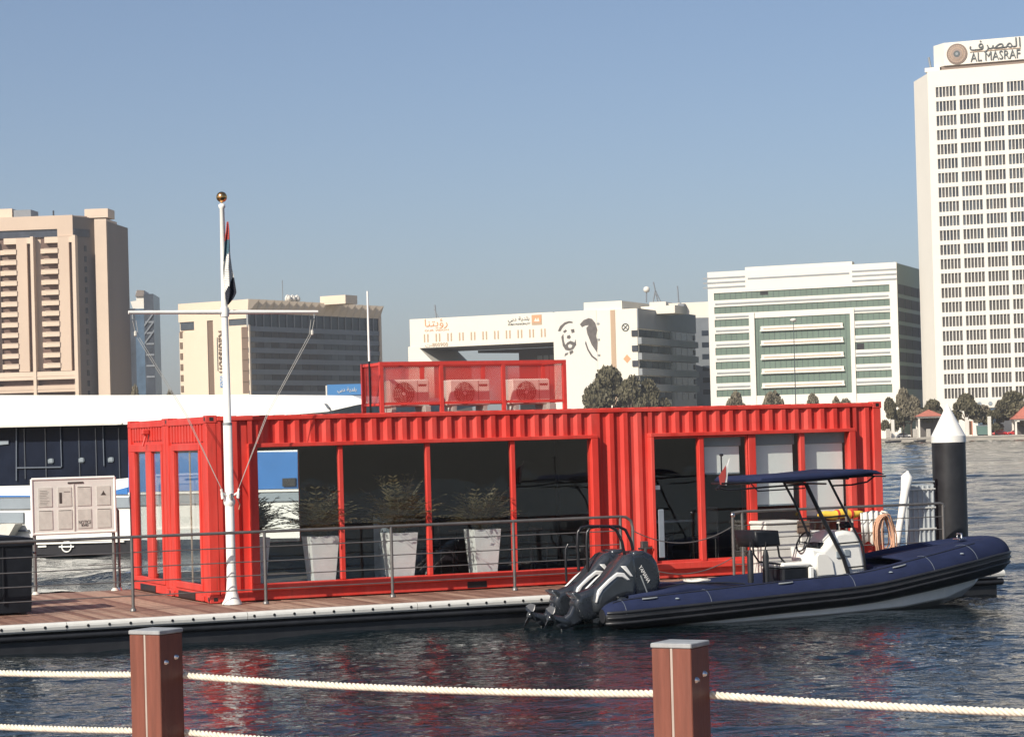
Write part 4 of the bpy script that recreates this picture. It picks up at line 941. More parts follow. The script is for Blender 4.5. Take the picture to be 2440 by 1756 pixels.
H = 2.896
def container():
    L_ = 12.19; W_ = 2.435
    r = dthing('shipping_container', 'front red shipping container converted to an office with long windows', 'container', 0, 0)
    RB = 'red_paint'
    def B(name, mt, *bx, b=0.008):
        m = MB()
        for q in bx: m.bbox(*q, b)
        return m.build(name, mt, r)
    # corner posts and castings
    for x0 in (0.0, L_-0.17):
        for y0 in (0.0, W_-0.17): B('corner_post', RB, (x0+0.006, x0+0.164, y0+0.006, y0+0.164, 0.118, H-0.118))
        for y0 in (0.0, W_-0.17):
            for z0 in (0.0, H-0.118):
                o = B('corner_casting', 'red_steel', (x0, x0+0.178, y0, y0+0.162, z0, z0+0.118))
                m = MB(); fy = -0.003 if y0 == 0 else W_-0.006
                m.bbox(x0+0.055, x0+0.125, fy, fy+0.01, z0+0.03, z0+0.09, 0.004)
                if x0 == 0: m.bbox(-0.003, 0.007, y0+0.05, y0+0.115, z0+0.03, z0+0.09, 0.003)
                h = m.build('casting_hole', 'black_paint', o)
    B('top_rail', RB, (0.178, L_-0.178, -0.002, 0.06, H-0.090, H-0.028)); B('top_rail', RB, (0.178, L_-0.178, W_-0.06, W_, H-0.075, H-0.012))
    B('bottom_rail', 'red_paint', (0.178, L_-0.178, 0.0, 0.05, 0.012, 0.165)); B('bottom_rail', 'red_paint', (0.178, L_-0.178, W_-0.05, W_, 0.012, 0.165))
    for xx in (3.9, 4.35): pass
    B('fork_pocket', 'black_paint', (4.28, 4.62, -0.006, 0.0, 0.03, 0.13), b=0.002)
    B('header', RB, (0.0+0.006, 0.10, 0.165, W_-0.17, H-0.130, H-0.035)); B('sill', RB, (0.006, 0.10, 0.165, W_-0.17, 0.01, 0.165))
    # front panels
    def corr(x0, x1, z0, z1): m = MB(); m.corr(x0, x1, 0.012, z0, z1, 0.257, 0.042); m.box(x0, x1, 0.062, 0.075, z0, z1); return m.build('corrugated_panel', RB, r)
    ZB, ZT = 0.16, 2.445
    corr(0.164, 0.665, 0.165, H-0.075); corr(0.665, 6.655, ZT, H-0.075); corr(6.655, 7.625, 0.165, H-0.075); corr(7.625, 11.612, ZT, H-0.075); corr(11.612, L_-0.164, 0.165, H-0.075)
    # window frame boxes stand 7 cm proud
    def frame(x0, x1, glass_cells, mull, zb=0.272, zt=2.38, t=0.13, name='window_frame'):
        B(name, RB, (x0, x1, -0.075, 0.11, ZT-0.065, ZT)); B(name, RB, (x0, x1, -0.075, 0.11, ZB, ZB+0.11))
        B(name, RB, (x0, x0+0.13 if x0 < 5 else x0+0.065, -0.0745, 0.11, ZB+0.11, ZT-0.065)); B(name, RB, (x1-0.125, x1, -0.0745, 0.11, ZB+0.11, ZT-0.065))
    frame(0.665, 6.655, None, None); frame(7.625, 11.612, None, None)
    for c, w in ((2.172, 0.075), (3.65, 0.078), (5.132, 0.078)): B('mullion', RB, (c-w/2, c+w/2, -0.03, 0.06, ZB+0.112, ZT-0.067))
    for c, w in ((8.60, 0.095), (9.578, 0.145), (10.566, 0.095)): B('mullion', RB, (c-w/2, c+w/2, -0.03, 0.06, ZB+0.112, ZT-0.067))
    def pane(x0, x1, z0=ZB+0.11, z1=ZT-0.065, kind='window_pane'):
        m = MB(); m.box(x0, x1, 0.012, 0.018, z0, z1); return m.build(kind, 'window_glass', r)
    for x0, x1 in ((0.795, 2.134), (2.210, 3.611), (3.689, 5.093), (5.171, 6.53), (9.651, 10.518), (10.614, 11.487)): pane(x0, x1)
    # sliding door leaves with thin stiles
    for x0, x1 in ((7.69, 8.552), (8.648, 9.495)):
        d = MB()
        d.box(x0, x0+0.012, -0.01, 0.06, ZB+0.11, ZT-0.067); d.box(x1-0.012, x1, -0.01, 0.06, ZB+0.11, ZT-0.067); d.box(x0+0.012, x1-0.012, -0.01, 0.06, ZT-0.10, ZT-0.067); d.box(x0+0.012, x1-0.012, -0.01, 0.06, ZB+0.11, ZB+0.15)
        dd = d.build('door', RB, r); g = MB(); g.box(x0+0.012, x1-0.012, 0.02, 0.03, ZB+0.15, ZT-0.10); g.build('door_pane', 'window_glass', dd)
        if x0 < 8: MB().bbox(x0+0.05, x0+0.16, -0.05, -0.02, 0.36, 1.17, 0.01).build('handle', 'desk_grey', dd); MB().box(x0+0.02, x0+0.12, 0.0, 0.018, 1.50, 1.57).build('notice', 'white_paint', dd)
    # left end (a = 0): fine ribbed band, window, sill
    e = MB(); 
    n = 12
    for k in range(n):
        y = 0.175+(W_-0.36)*k/n; e.box(0.02, 0.05, y, y+(W_-0.36)/n*0.55, 2.50, H-0.13)
    e.box(0.05, 0.07, 0.165, W_-0.17, 2.45, H-0.11); e.build('ribbed_panel', RB, r)
    sd_ = MB(); sd_.box(0.02, 0.07, 0.165, 0.44, 0.165, 2.45); sd_.box(0.02, 0.07, 1.93, W_-0.165, 0.165, 2.45); sd_.build('end_panel', RB, r)
    B('end_window_frame', RB, (-0.012, 0.07, 0.40, 1.97, 2.36, 2.47), (-0.012, 0.07, 0.40, 1.97, 0.165, 0.27), (-0.0115, 0.07, 0.40, 0.46, 0.27, 2.36), (-0.0115, 0.07, 1.90, 1.97, 0.27, 2.36))
    B('end_mullion', 'brown_strip', (0.04, 0.06, 1.12, 1.16, 0.27, 2.36), b=0.003)
    m = MB(); m.box(0.03, 0.036, 0.46, 1.90, 0.27, 2.36); m.build('end_window_pane', 'window_glass', r)
    B('fork_pocket', 'black_paint', (-0.006, 0.006, 0.85, 1.82, 0.015, 0.125), b=0.002)
    for y0, y1 in ((0.30, 0.40), (2.05, 2.15)): B('lug', 'red_steel', (-0.02, 0.006, y0, y1, 0.03, 0.10), b=0.004)
    # right end, roof, floor
    m = MB(); m.box(L_-0.09, L_-0.02, 0.165, W_-0.165, 0.012, H-0.02); m.build('end_wall', RB, r)
    m = MB()
    for k in range(46): m.box(0.1+k*0.2605, 0.1+k*0.2605+0.15, 0.06, W_-0.06, H-0.03, H-0.012)
    m.box(0.02, L_-0.02, 0.02, W_-0.02, H-0.05, H-0.03); m.build('roof_sheet', 'red_roof', r)
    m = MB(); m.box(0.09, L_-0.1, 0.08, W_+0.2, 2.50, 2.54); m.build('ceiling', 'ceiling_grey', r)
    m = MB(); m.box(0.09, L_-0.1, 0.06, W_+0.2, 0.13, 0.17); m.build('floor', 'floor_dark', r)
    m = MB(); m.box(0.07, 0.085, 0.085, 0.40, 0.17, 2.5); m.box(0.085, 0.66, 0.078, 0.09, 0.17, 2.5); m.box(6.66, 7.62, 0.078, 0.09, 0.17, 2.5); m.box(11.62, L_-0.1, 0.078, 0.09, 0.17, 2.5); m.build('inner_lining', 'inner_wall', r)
    m = MB(); m.box(7.1, 7.14, 0.1, W_+0.1, 0.17, 2.5); m.build('partition', 'inner_wall', r)
container()
def rear_container():
    y0 = 2.47; W_ = 2.435; L_ = 12.19
    r = dthing('shipping_container', 'rear red shipping container joined behind the front one, two narrow end windows', 'container', 0, y0)
    RB = 'red_paint'
    def B(name, mt, *bx, b=0.008):
        m = MB()
        for q in bx: m.bbox(*q, b)
        return m.build(name, mt, r)
    for x0 in (0.0, L_-0.17):
        for q in (0.0, W_-0.17):
            B('corner_post', RB, (x0+0.006, x0+0.164, q+0.006, q+0.164, 0.118, H-0.118))
            for z0 in (0.0, H-0.118):
                B('corner_casting', 'red_steel', (x0, x0+0.178, q, q+0.162, z0, z0+0.118))
    B('header', RB, (0.006, 0.10, 0.165, W_-0.17, H-0.130, H-0.035)); B('sill', RB, (0.006, 0.10, 0.165, W_-0.17, 0.01, 0.165))
    e = MB(); n = 12
    for k in range(n):
        y = 0.175+(W_-0.36)*k/n; e.box(0.02, 0.05, y, y+(W_-0.36)/n*0.55, 2.55, H-0.13)
    e.box(0.05, 0.07, 0.165, W_-0.17, 2.49, H-0.11); e.build('ribbed_panel', RB, r)
    B('end_window_frame', RB, (-0.012, 0.06, 0.17, 2.26, 2.36, 2.49), (-0.012, 0.06, 0.17, 2.26, 0.165, 0.25), (-0.0115, 0.06, 0.17, 0.25, 0.25, 2.36), (-0.0115, 0.06, 0.88, 1.22, 0.25, 2.36), (-0.0115, 0.06, 1.98, 2.26, 0.25, 2.36))
    for q0, q1 in ((0.25, 0.88), (1.22, 1.98)): MB().box(0.03, 0.036, q0, q1, 0.25, 2.36).build('end_window_pane', 'window_glass', r)
    B('fork_pocket', 'black_paint', (-0.006, 0.006, 0.80, 1.78, 0.015, 0.125), b=0.002)
    m = MB(); m.box(L_-0.09, L_-0.02, 0.165, W_-0.165, 0.012, H-0.02); m.build('end_wall', RB, r)
    m = MB(); m.box(0.02, L_-0.02, 0.02, W_-0.02, H-0.05, H-0.03)
    for k in range(46): m.box(0.1+k*0.2605, 0.25+k*0.2605, 0.06, W_-0.06, H-0.03, H-0.012)
    m.build('roof_sheet', 'red_roof', r)
    # rear wall with the opening through which the ferry shows
    a0, _ = dk(600, 1077, y0+W_); a1, zt = dk(708, 1077, y0+W_); zt -= DECK; zb = 0.70
    a0 = 0.18; am = 1.9
    m = MB(); m.box(a0, am, W_-0.07, W_-0.02, 0.012, 0.25); m.box(a1, L_-0.17, W_-0.07, W_-0.02, 0.012, H-0.05); m.box(a0, a1, W_-0.07, W_-0.02, zt+0.04, H-0.05); m.box(am, a1, W_-0.07, W_-0.02, 0.012, zb); m.box(am-0.05, am, W_-0.07, W_-0.02, 0.25, zt+0.04)
    m.build('rear_wall', RB, r)
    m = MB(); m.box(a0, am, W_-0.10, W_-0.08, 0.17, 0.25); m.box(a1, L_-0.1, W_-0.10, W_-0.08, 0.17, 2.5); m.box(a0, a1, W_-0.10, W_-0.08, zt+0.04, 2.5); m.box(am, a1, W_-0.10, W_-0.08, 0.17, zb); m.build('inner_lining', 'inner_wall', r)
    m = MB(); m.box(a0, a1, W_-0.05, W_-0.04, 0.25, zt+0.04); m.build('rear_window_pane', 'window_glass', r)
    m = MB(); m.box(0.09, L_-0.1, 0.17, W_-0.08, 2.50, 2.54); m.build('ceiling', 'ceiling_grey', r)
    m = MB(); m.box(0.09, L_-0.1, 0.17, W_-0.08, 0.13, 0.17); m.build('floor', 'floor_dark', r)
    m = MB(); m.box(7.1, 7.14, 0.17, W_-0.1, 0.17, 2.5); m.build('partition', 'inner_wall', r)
rear_container()
def blinds():
    for nm, x0, x1, z0, lab in (('roller_blind', 9.75, 10.47, 1.175, 'white roller blind drawn most of the way down in the window right of the door'),
                                ('roller_blind', 10.69, 11.47, 0.95, 'white roller blind in the window nearest the right end of the container'),
                                ('roller_blind', 8.73, 9.42, 1.745, 'short white roller blind behind the upper part of the second door leaf')):
        r = dthing(nm, lab, 'blind', (x0+x1)/2, 0.16, DECK, 'roller blinds in the container windows'); w = (x1-x0)/2
        MB().box(-w, w, -0.002, 0.002, z0, 2.19).build('fabric', 'blind_white', r); MB().bbox(-w, w, -0.012, 0.012, z0-0.03, z0, 0.004).build('hem_bar', 'ship_grey', r)
        MB().bbox(-w-0.03, w+0.03, -0.03, 0.05, 2.19, 2.44, 0.01).build('reflection_band', 'ship_grey', r)  # grey band above the fabric, painted for the reflection and inner soffit
blinds()
def frond_mesh(seed, n=34, L=0.62):
    rnd = random.Random(seed); b = MB()
    for k in range(n):
        an = rnd.uniform(0, 2*math.pi); el = rnd.uniform(0.75, 1.42); Lf = L*rnd.uniform(0.7, 1.2)
        p = Vector((0, 0, 0)); d = Vector((math.cos(an)*math.cos(el), math.sin(an)*math.cos(el), math.sin(el))); pts = []
        for i in range(9):
            pts.append(p.copy()); p = p+d*(Lf/8); d = (d+Vector((0, 0, -0.13))).normalized()
        side = Vector((-math.sin(an), math.cos(an), 0))
        for i in range(1, 9):
            c = pts[i]; t = (pts[i]-pts[i-1]).normalized(); ll = 0.17*(1-abs(i-4.5)/8)
            for s_ in (-1, 1):
                e = (side*s_+t*0.7+Vector((0, 0, -0.25))).normalized()
                b.add([c, c+e*ll*0.5+t*0.017, c+e*ll, c+e*ll*0.5-t*0.017], [(0, 1, 2, 3)])
        b.tube([tuple(q) for q in pts[::2]], 0.004, 3, caps=False)
    return b
def potted(px0, px1, bb, label, seed, L):
    pc = dk((px0+px1)/2, 1300, bb)[0]
    r = dthing('potted_plant', label, 'potted plant', pc, bb, DECK+0.172, 'tall white planters behind the container windows')
    m = MB()
    def ring(h, z): return [(-h, -h, z), (h, -h, z), (h, h, z), (-h, h, z)]
    vs = ring(0.17, 0)+ring(0.235, 0.78)+ring(0.215, 0.78)+ring(0.205, 0.70); fs = [(3, 2, 1, 0)]
    for k in range(3): fs += [(k*4+i, k*4+(i+1) % 4, k*4+4+(i+1) % 4, k*4+4+i) for i in range(4)]
    m.add(vs, fs); m.build('pot', 'planter_white', r); MB().box(-0.2, 0.2, -0.2, 0.2, 0.66, 0.71).build('soil', 'soil', r)
    f = frond_mesh(seed, 105, L*1.12); o = f.build('foliage', 'leaf_palm', r); o.location = (0, 0, 0.72)
    MB().tube([(0, 0, 0.7), (0.02, 0, 1.0)], 0.02, 6).build('stem', 'trunk_bark', r)
potted(560, 640, 0.95, 'white tapered planter with drooping palm nearest the flagpole, half hidden by the frame', 5, 0.62)
potted(727, 801, 0.42, 'white tapered planter with drooping palm left of the first window mullion', 6, 0.66)
potted(914, 989, 0.42, 'white tapered planter with the widest palm, behind a railing post', 7, 0.80)
potted(1113, 1187, 0.42, 'white tapered planter with sparse palm in the third window from the left', 8, 0.60)
def furniture():
    r = dthing('desk', 'dark desk seen through the glass door with a pale top', 'desk', 8.4, 1.5, DECK+0.172); MB().bbox(-0.65, 0.65, -0.35, 0.35, 0.72, 0.76, 0.006).build('desk_top', 'desk_grey', r)  # pale top colour stands in for reflections on the door glass
    for x in (-0.6, 0.56): MB().box(x, x+0.04, -0.32, 0.32, 0, 0.72).build('leg', 'desk_black', r)
    MB().box(-0.56, 0.56, 0.28, 0.3, 0.3, 0.72).build('modesty_panel', 'desk_black', r)
    def chair(a, b, yaw, lab):
        r = dthing('chair', lab, 'chair', a, b, DECK+0.172, 'black chairs inside the container', yaw)
        MB().bbox(-0.22, 0.22, -0.22, 0.22, 0.44, 0.50, 0.02).build('seat', 'desk_black', r); MB().puff([(-0.21, 0.56), (0.21, 0.56), (0.19, 0.98), (-0.19, 0.98)], 0.24, 0.025, 0.02).build('backrest', 'desk_black', r)
        for x in (-0.19, 0.19):
            for y in (-0.19, 0.19): MB().tube([(x, y, 0), (x, y, 0.44)], 0.012, 6).build('leg', 'dark_steel', r)
            MB().tube([(x, 0.22, 0.46), (x, 0.25, 0.9)], 0.012, 6).build('back_stile', 'dark_steel', r)
    chair(8.05, 0.85, 0.2, 'black chair inside the left door leaf in front of the desk'); chair(9.05, 0.75, -0.6, 'black chair inside the right door leaf')
    chair(4.25, 1.2, 2.2, 'black chair behind the third window, left of the planter'); chair(5.9, 1.1, 0.4, 'black chair behind the fourth window near the solid wall')
    r = dthing('table', 'low dark table behind the fourth window', 'table', 5.6, 1.9, DECK+0.172); MB().bbox(-0.7, 0.7, -0.4, 0.4, 0.68, 0.72, 0.006).build('table_top', 'brown_board', r)
    for x in (-0.6, 0.6):
        for y in (-0.3, 0.3): MB().tube([(x, y, 0), (x, y, 0.68)], 0.02, 6).build('leg', 'desk_black', r)
    r = dthing('cabinet', 'grey filing cabinet behind the second window', 'cabinet', 3.35, 1.0, DECK+0.172); MB().bbox(-0.2, 0.2, -0.25, 0.25, 0, 1.05, 0.01).build('case', 'desk_grey', r)
    for k in range(3): MB().bbox(-0.18, 0.18, -0.265, -0.25, 0.05+0.34*k, 0.36+0.34*k, 0.005).build('drawer', 'desk_grey', r)
furniture()
# ------------------------------------------------------------------ roof: cage, air conditioners, aerial
def cage():
    B0 = 0.35; a0, zt = dk(903, 864, B0); a1, _ = dk(1347, 862, B0); zt -= DECK; zb = H-0.01
    c0 = B0; c1 = c0+0.85
    r = dthing('cage', 'red mesh cage around the air conditioners on the container roof', 'cage', (a0+a1)/2, (c0+c1)/2, DECK+H-0.012); ca, cb = (a0+a1)/2, (c0+c1)/2; zo = H-0.012
    Ht = zt-zo
    xs = [a0+0.03, dk(1051, 900, B0)[0], dk(1199, 900, B0)[0], a1-0.03]
    for x in xs:
        for y in (c0, c1): MB().box(x-0.03-ca, x+0.03-ca, y-0.03-cb, y+0.03-cb, 0, Ht-0.05).build('post', 'red_steel', r)
    for y in (c0, c1):
        MB().box(a0-ca, a1-ca, y-0.03-cb, y+0.03-cb, Ht-0.048, Ht+0.01).build('rail', 'red_steel', r); MB().box(a0-ca, a1-ca, y-0.018-cb, y+0.018-cb, 0.12, 0.165).build('rail', 'red_steel', r)
    for x in (xs[0], xs[-1]):
        MB().box(x-0.025-ca, x+0.025-ca, c0+0.03-cb, c1-0.03-cb, Ht-0.046, Ht).build('rail', 'red_steel', r); MB().box(x-0.018-ca, x+0.018-ca, c0+0.03-cb, c1-0.03-cb, 0.12, 0.16).build('rail', 'red_steel', r)
    for i in range(3):
        for y in (c0, c1): MB().box(xs[i]+0.03-ca, xs[i+1]-0.03-ca, y-0.002-cb, y+0.002-cb, 0.166, Ht-0.05).build('mesh_panel', 'red_netting', r)
    for x in (xs[0], xs[-1]): MB().box(x-0.002-ca, x+0.002-ca, c0+0.03-cb, c1-0.03-cb, 0.166, Ht-0.05).build('mesh_panel', 'red_netting', r)
    lab = ['left air conditioner in the rooftop cage', 'middle air conditioner in the rooftop cage', 'right air conditioner in the rooftop cage']
    for i, (p0, p1, q0) in enumerate(((928, 1024, 905), (1073, 1169, 905), (1222, 1312, 903))):
        x0 = dk(p0, 940, B0+0.35)[0]; x1 = dk(p1, 940, B0+0.35)[0]; z1 = dk(p0, q0, B0+0.35)[1]-DECK-zo
        u = dthing('air_conditioner', lab[i]+', cream casing and round fan', 'air conditioner', (x0+x1)/2, B0+0.55, DECK+zo, 'air conditioners on the container roof'); w = (x1-x0)/2; hb = 0.10
        MB().bbox(-w, w, -0.19, 0.19, hb, z1, 0.02).build('casing', 'ac_body', u)
        cx, cz = -w*0.28, (z1+hb)/2-0.01; R = min(w*0.62, (z1-hb)*0.44)
        m = MB(); n = 28; m.prism([(cx+R*math.cos(2*math.pi*k/n), cz+R*math.sin(2*math.pi*k/n)) for k in range(n)], -0.196, -0.188); m.build('fan_opening', 'ac_grille', u)
        m = MB()
        for k in range(6): m.tube([(cx+R*(k+1)/6.3*math.cos(2*math.pi*j/20), -0.202, cz+R*(k+1)/6.3*math.sin(2*math.pi*j/20)) for j in range(20)], 0.0035, 4, closed=True)
        m.build('fan_grille', 'ac_body', u)
        MB().tube([(cx, -0.21, cz), (cx, -0.19, cz)], R*0.17, 12).build('fan_hub', 'ac_body', u)
        MB().box(w*0.45, w*0.85, -0.195, -0.189, z1-0.11, z1-0.075).build('name_plate', 'ac_grille', u)
        MB().box(w*0.40, w*0.42, -0.193, -0.189, hb+0.02, z1-0.02).build('panel_seam', 'ac_grille', u)
        for x in (-w+0.05, w-0.12): MB().box(x, x+0.07, -0.17, 0.17, 0, hb).build('foot', 'off_white', u)
    # whip aerial on the cage's left end
    a, z0 = dk(881, 905, B0+0.45); _, z1 = dk(881, 861, B0+0.45); _, z2 = dk(881, 694, B0+0.45)
    u = dthing('whip_aerial', 'thin white whip aerial with black base at the left end of the rooftop cage', 'aerial', a, B0+0.45, DECK+zo)
    MB().tube([(0, 0, 0), (0, 0, z1-DECK-zo)], 0.018, 8).build('mast', 'black_plastic', u); MB().tube([(0, 0, z1-DECK-zo), (0, 0, z2-DECK-zo)], [0.020, 0.016], 8).build('whip', 'white_paint', u)
    for px, p2 in ((1030, 1045), (1328, 1345)):
        x0, zz = dk(px, 975, 0.3); x1, _ = dk(p2, 975, 0.3); o = MB().bbox(0, x1-x0, 0, 0.2, 0, 0.11, 0.01).build('paving_block', 'off_white', None, (*DOCK.w(x0, 0.62), DECK+zo), DOCK.yaw); setp(o, 'pale concrete block on the roof ballasting the cage '+('between two units' if px < 1100 else 'at its right end'), 'block', 'ballast blocks')
cage()
def end_lamp():
    Q = DOCK.off(0, 0, math.pi/2); b_, z = Q.az(352, 1040)
    u = dthing('floodlight', 'small red painted lamp on the end wall of the rear container', 'lamp', 0.0, b_, z)
    MB().bbox(-0.10, 0.02, -0.05, 0.05, 0.03, 0.12, 0.015).build('housing', 'red_steel', u); MB().tube([(-0.03, 0, 0.03), (-0.09, 0, -0.16)], 0.02, 8).build('bracket', 'red_steel', u)
end_lamp()
# ------------------------------------------------------------------ flagpole with yard, halyards and flag
def flagpole():
    b = -0.34; P = DOCK.off(0, b); a, _ = P.az(553, 1434); zz = lambda py, px=540: P.z(px, py)-DECK
    r = dthing('flagpole', 'white flagpole with gold ball and horizontal yard in front of the container', 'flagpole', a, b)
    m = MB(); z1 = zz(1010, 546); z2 = zz(735, 536); z3 = zz(490, 531)
    m.lathe([(0.155, 0), (0.150, 0.02), (0.11, 0.09), (0.085, 0.20), (0.076, 0.34), (0.073, 0.5)], seg=24); m.build('base_flare', 'white_paint', r)
    MB().lathe([(0.072, 0.4), (0.068, z1), (0.060, z1+0.005), (0.050, z2)], seg=20).build('lower_mast', 'white_paint', r)
    MB().lathe([(0.049, z2), (0.036, z3-0.05), (0.052, z3-0.03), (0.052, z3+0.01), (0.02, z3+0.03)], seg=16).build('upper_mast', 'white_paint', r)
    MB().lathe([(0.071, z1-0.02), (0.071, z1+0.02)], seg=20).build('joint_ring', 'grey_band', r)
    zb = zz(470, 530); Rb = 0.083
    MB().lathe([(Rb*math.sin(t*math.pi/14)+1e-5, zb-Rb*math.cos(t*math.pi/14)) for t in range(15)], seg=24).build('finial_ball', 'gold', r)
    MB().tube([(0, 0, z3), (0, 0, zb-Rb+0.01)], 0.012, 8).build('spindle', 'gold', r)
    zy = zz(741, 537)-0.02; xl = P.a(306, 741)-a; xr = P.a(757, 741)-a
    MB().tube([(xl, 0, zy), (0, -0.01, zy), (xr, 0, zy)], [0.026, 0.036, 0.026], 12).build('yard', 'white_paint', r)
    MB().lathe([(0.066, zy-0.07), (0.07, zy), (0.066, zy+0.07)], seg=16).build('yard_collar', 'white_paint', r)
    for x in (xl+0.06, xr-0.06):
        MB().tube([(x, 0, zy-0.03), (x, 0, zy-0.10)], 0.010, 6).build('eye_bolt', 'bright_steel', r)
    zc = zz(1183, 550)
    m = MB(); m.lathe([(0.074, zc-0.14), (0.09, zc-0.10), (0.09, zc-0.06), (0.074, zc-0.02)], seg=16)
    for s_ in (-1, 1): m.tube([(s_*0.06, -0.03, zc+0.02), (s_*0.13, -0.05, zc+0.06), (s_*0.14, -0.05, zc+0.12)], 0.02, 6); m.tube([(s_*0.13, -0.05, zc+0.06), (s_*0.12, -0.05, zc-0.03)], 0.025, 6)
    m.build('cleat', 'white_paint', r)
    MB().bbox(-0.035, 0.035, -0.13, -0.07, zc-0.04, zc+0.05, 0.015).build('cleat_plate', 'bright_steel', r)
    MB().tube([(0.10, -0.05, zc-0.02), (0.15, -0.05, zc-0.12), (0.13, -0.05, zc-0.2)], 0.008, 6).build('rope_tail', 'beige_rope', r)
    def halyard(xe, lab):
        for d in (0.0, 0.035):
            sx = 1 if xe > 0 else -1
            pts = [(xe-sx*d*1.5, 0, zy-0.12), (xe-sx*0.05-sx*d, 0.01, zy-0.35), (xe*0.45-sx*d*0.7, 0, zy+(zc-zy)*0.56), (sx*0.13, -0.05, zc+0.11)]
            MB().tube(pts, 0.0042, 6).build('halyard', 'halyard_grey', r)
        MB().bbox(xe-sx*0.04-0.02, xe-sx*0.04+0.02, -0.02, 0.02, zy-0.36, zy-0.28, 0.01).build('pulley_block', 'off_white', r)
    halyard(xl+0.06, 'l'); halyard(xr-0.06, 'r')
    # limp flag: a folded hanging cloth whose coloured bands run aslant
    f = thing('flag', 'red green white and black flag hanging limp from the flagpole top', 'flag', (*DOCK.w(a, b), DECK))
    f.rotation_euler = (0, 0, DOCK.yaw)
    zs = [(530, 537, 541), (553, 534, 544), (573, 531, 545), (600, 530, 546), (640, 528, 549), (653, 529, 552), (680, 531, 556), (699, 534, 559), (713, 535, 552), (727, 538, 541)]
    nR, nC = 46, 12; V = []
    for i in range(nR+1):
        py = 530+(727-530)*i/nR
        for (y0, l0, r0), (y1, l1, r1) in zip(zs, zs[1:]):
            if y0 <= py <= y1: t = (py-y0)/(y1-y0); l, rr = l0+(l1-l0)*t, r0+(r1-r0)*t; break
        for j in range(nC+1):
            u = j/nC; xx = P.a(l+(rr-l)*u, py)-a; w = rr-l
            V.append((xx, -0.075-0.03*math.sin(u*math.pi*3+i*0.12)*min(1, w/18)-0.02*math.sin(math.pi*u), P.z(535, py)-DECK, l+(rr-l)*u, py))
    m = MB(); m.smooth = True
    for i in range(nR):
        for j in range(nC):
            q = [i*(nC+1)+j, i*(nC+1)+j+1, (i+1)*(nC+1)+j+1, (i+1)*(nC+1)+j]; cx = sum(V[k][3] for k in q)/4; cy = sum(V[k][4] for k in q)/4
            s = cy+(cx-540)*1.2
            m.cur = 0 if cy < 573-(cx-540)*0.3 else (1 if cy < 625-(cx-530)*2.2 else (2 if cy < 702-(cx-531)*1.95 else 3))
            m.add([V[k][:3] for k in q], [(0, 3, 2, 1)])
    o = m.build('cloth', ['flag_red', 'flag_green', 'flag_white', 'flag_black'], f)
    sol = o.modifiers.new('thickness', 'SOLIDIFY'); sol.thickness = 0.004
flagpole()
# ------------------------------------------------------------------ railings and chains
def railing():
    b = -0.68; r = dthing('railing', 'grey steel railing with four cables along the front of the container', 'railing', 2, b)
    ZR = 1.10
    xs = [-7.6, -5.5, -3.42, -1.38, 0.68, 2.74, 4.82]
    post = MB(); post.tube([(0, 0, 0), (0, 0, ZR)], 0.024, 10); post.lathe([(0.05, 0), (0.045, 0.03), (0.024, 0.05)], seg=12); mp = post.mesh('post', 'steel'); foot = MB().lathe([(0.04, 0.0), (0.035, 0.035), (0.02, 0.05)], seg=12).mesh('foot', 'bright_steel')
    for x in xs:
        o = link('post', mp, r, (x-2, 0, 0)); link('foot', foot, o, (0, -0.0, 0.0))
    o = link('post', mp, r, (6.72-2, 0, 0))
    e = 6.72-2
    MB().tube([(-9.8, 0, ZR), (e, 0, ZR), (e+0.10, 0, ZR-0.01), (e+0.19, 0, ZR-0.07), (e+0.22, 0, ZR-0.18), (e+0.22, 0, 0)], 0.024, 10).build('handrail', 'steel', r)
    for z in (0.225, 0.44, 0.65, 0.87):
        MB().tube([(-9.8, 0, z), (e, 0, z)], 0.0095, 6).build('cable', 'steel', r)
    r = dthing('railing', 'grey steel railing right of the gate gap, behind the boat', 'railing', 10.9, b)
    for x in (8.80, 8.98, 11.0, 12.95):
        link('post', mp, r, (x-10.9, 0, 0)) 
    MB().tube([(-2.1, 0, ZR-0.02), (-1.9, 0, ZR), (2.0, 0, ZR), (2.05, 0, ZR-0.02), (2.07, 0, ZR-0.07)], 0.024, 10).build('handrail', 'steel', r)
    MB().lathe([(0.0, -0.045), (0.032, -0.032), (0.045, 0), (0.032, 0.032), (0, 0.045)], cx=-2.1, seg=12).build('knob', 'bright_steel', r).location = (0, 0, ZR-0.05)
    for z in (0.225, 0.44, 0.65, 0.87): MB().tube([(-2.1, 0, z), (2.06, 0, z)], 0.0095, 6).build('cable', 'steel', r)
    for z0, z1, lab in ((0.62, 0.93, 'upper'), (0.15, 0.42, 'lower')):
        c = dthing('chain', lab+' grey rope sagging across the gate gap between the railings', 'chain', 6.95, b, DECK, 'ropes across the gate gap')
        pts = []
        for k in range(25): t = k/24; pts.append((t*1.84, 0, 0.86-(0.93-z1)+(0.0)*t-0.26*4*t*(1-t)*0.9))
        MB().tube(pts, 0.009, 6).build('links', 'steel', c); MB().tube([(0, 0, pts[0][2]-0.02), (0, 0, pts[0][2]+0.03)], 0.02, 6).build('hook', 'bright_steel', c)
    r = dthing('railing', 'short end piece of the rear railing right of the notice board', 'railing', -0.25, 4.7)
    MB().tube([(-0.55, 0, ZR+0.32), (-0.05, 0, ZR+0.32), (0, 0, ZR+0.27), (0, 0, 0)], 0.022, 10).build('handrail', 'steel', r)
    MB().tube([(-0.55, 0, 0.45), (0, 0, 0.45)], 0.009, 6).build('cable', 'steel', r); link('foot', foot, r)
railing()
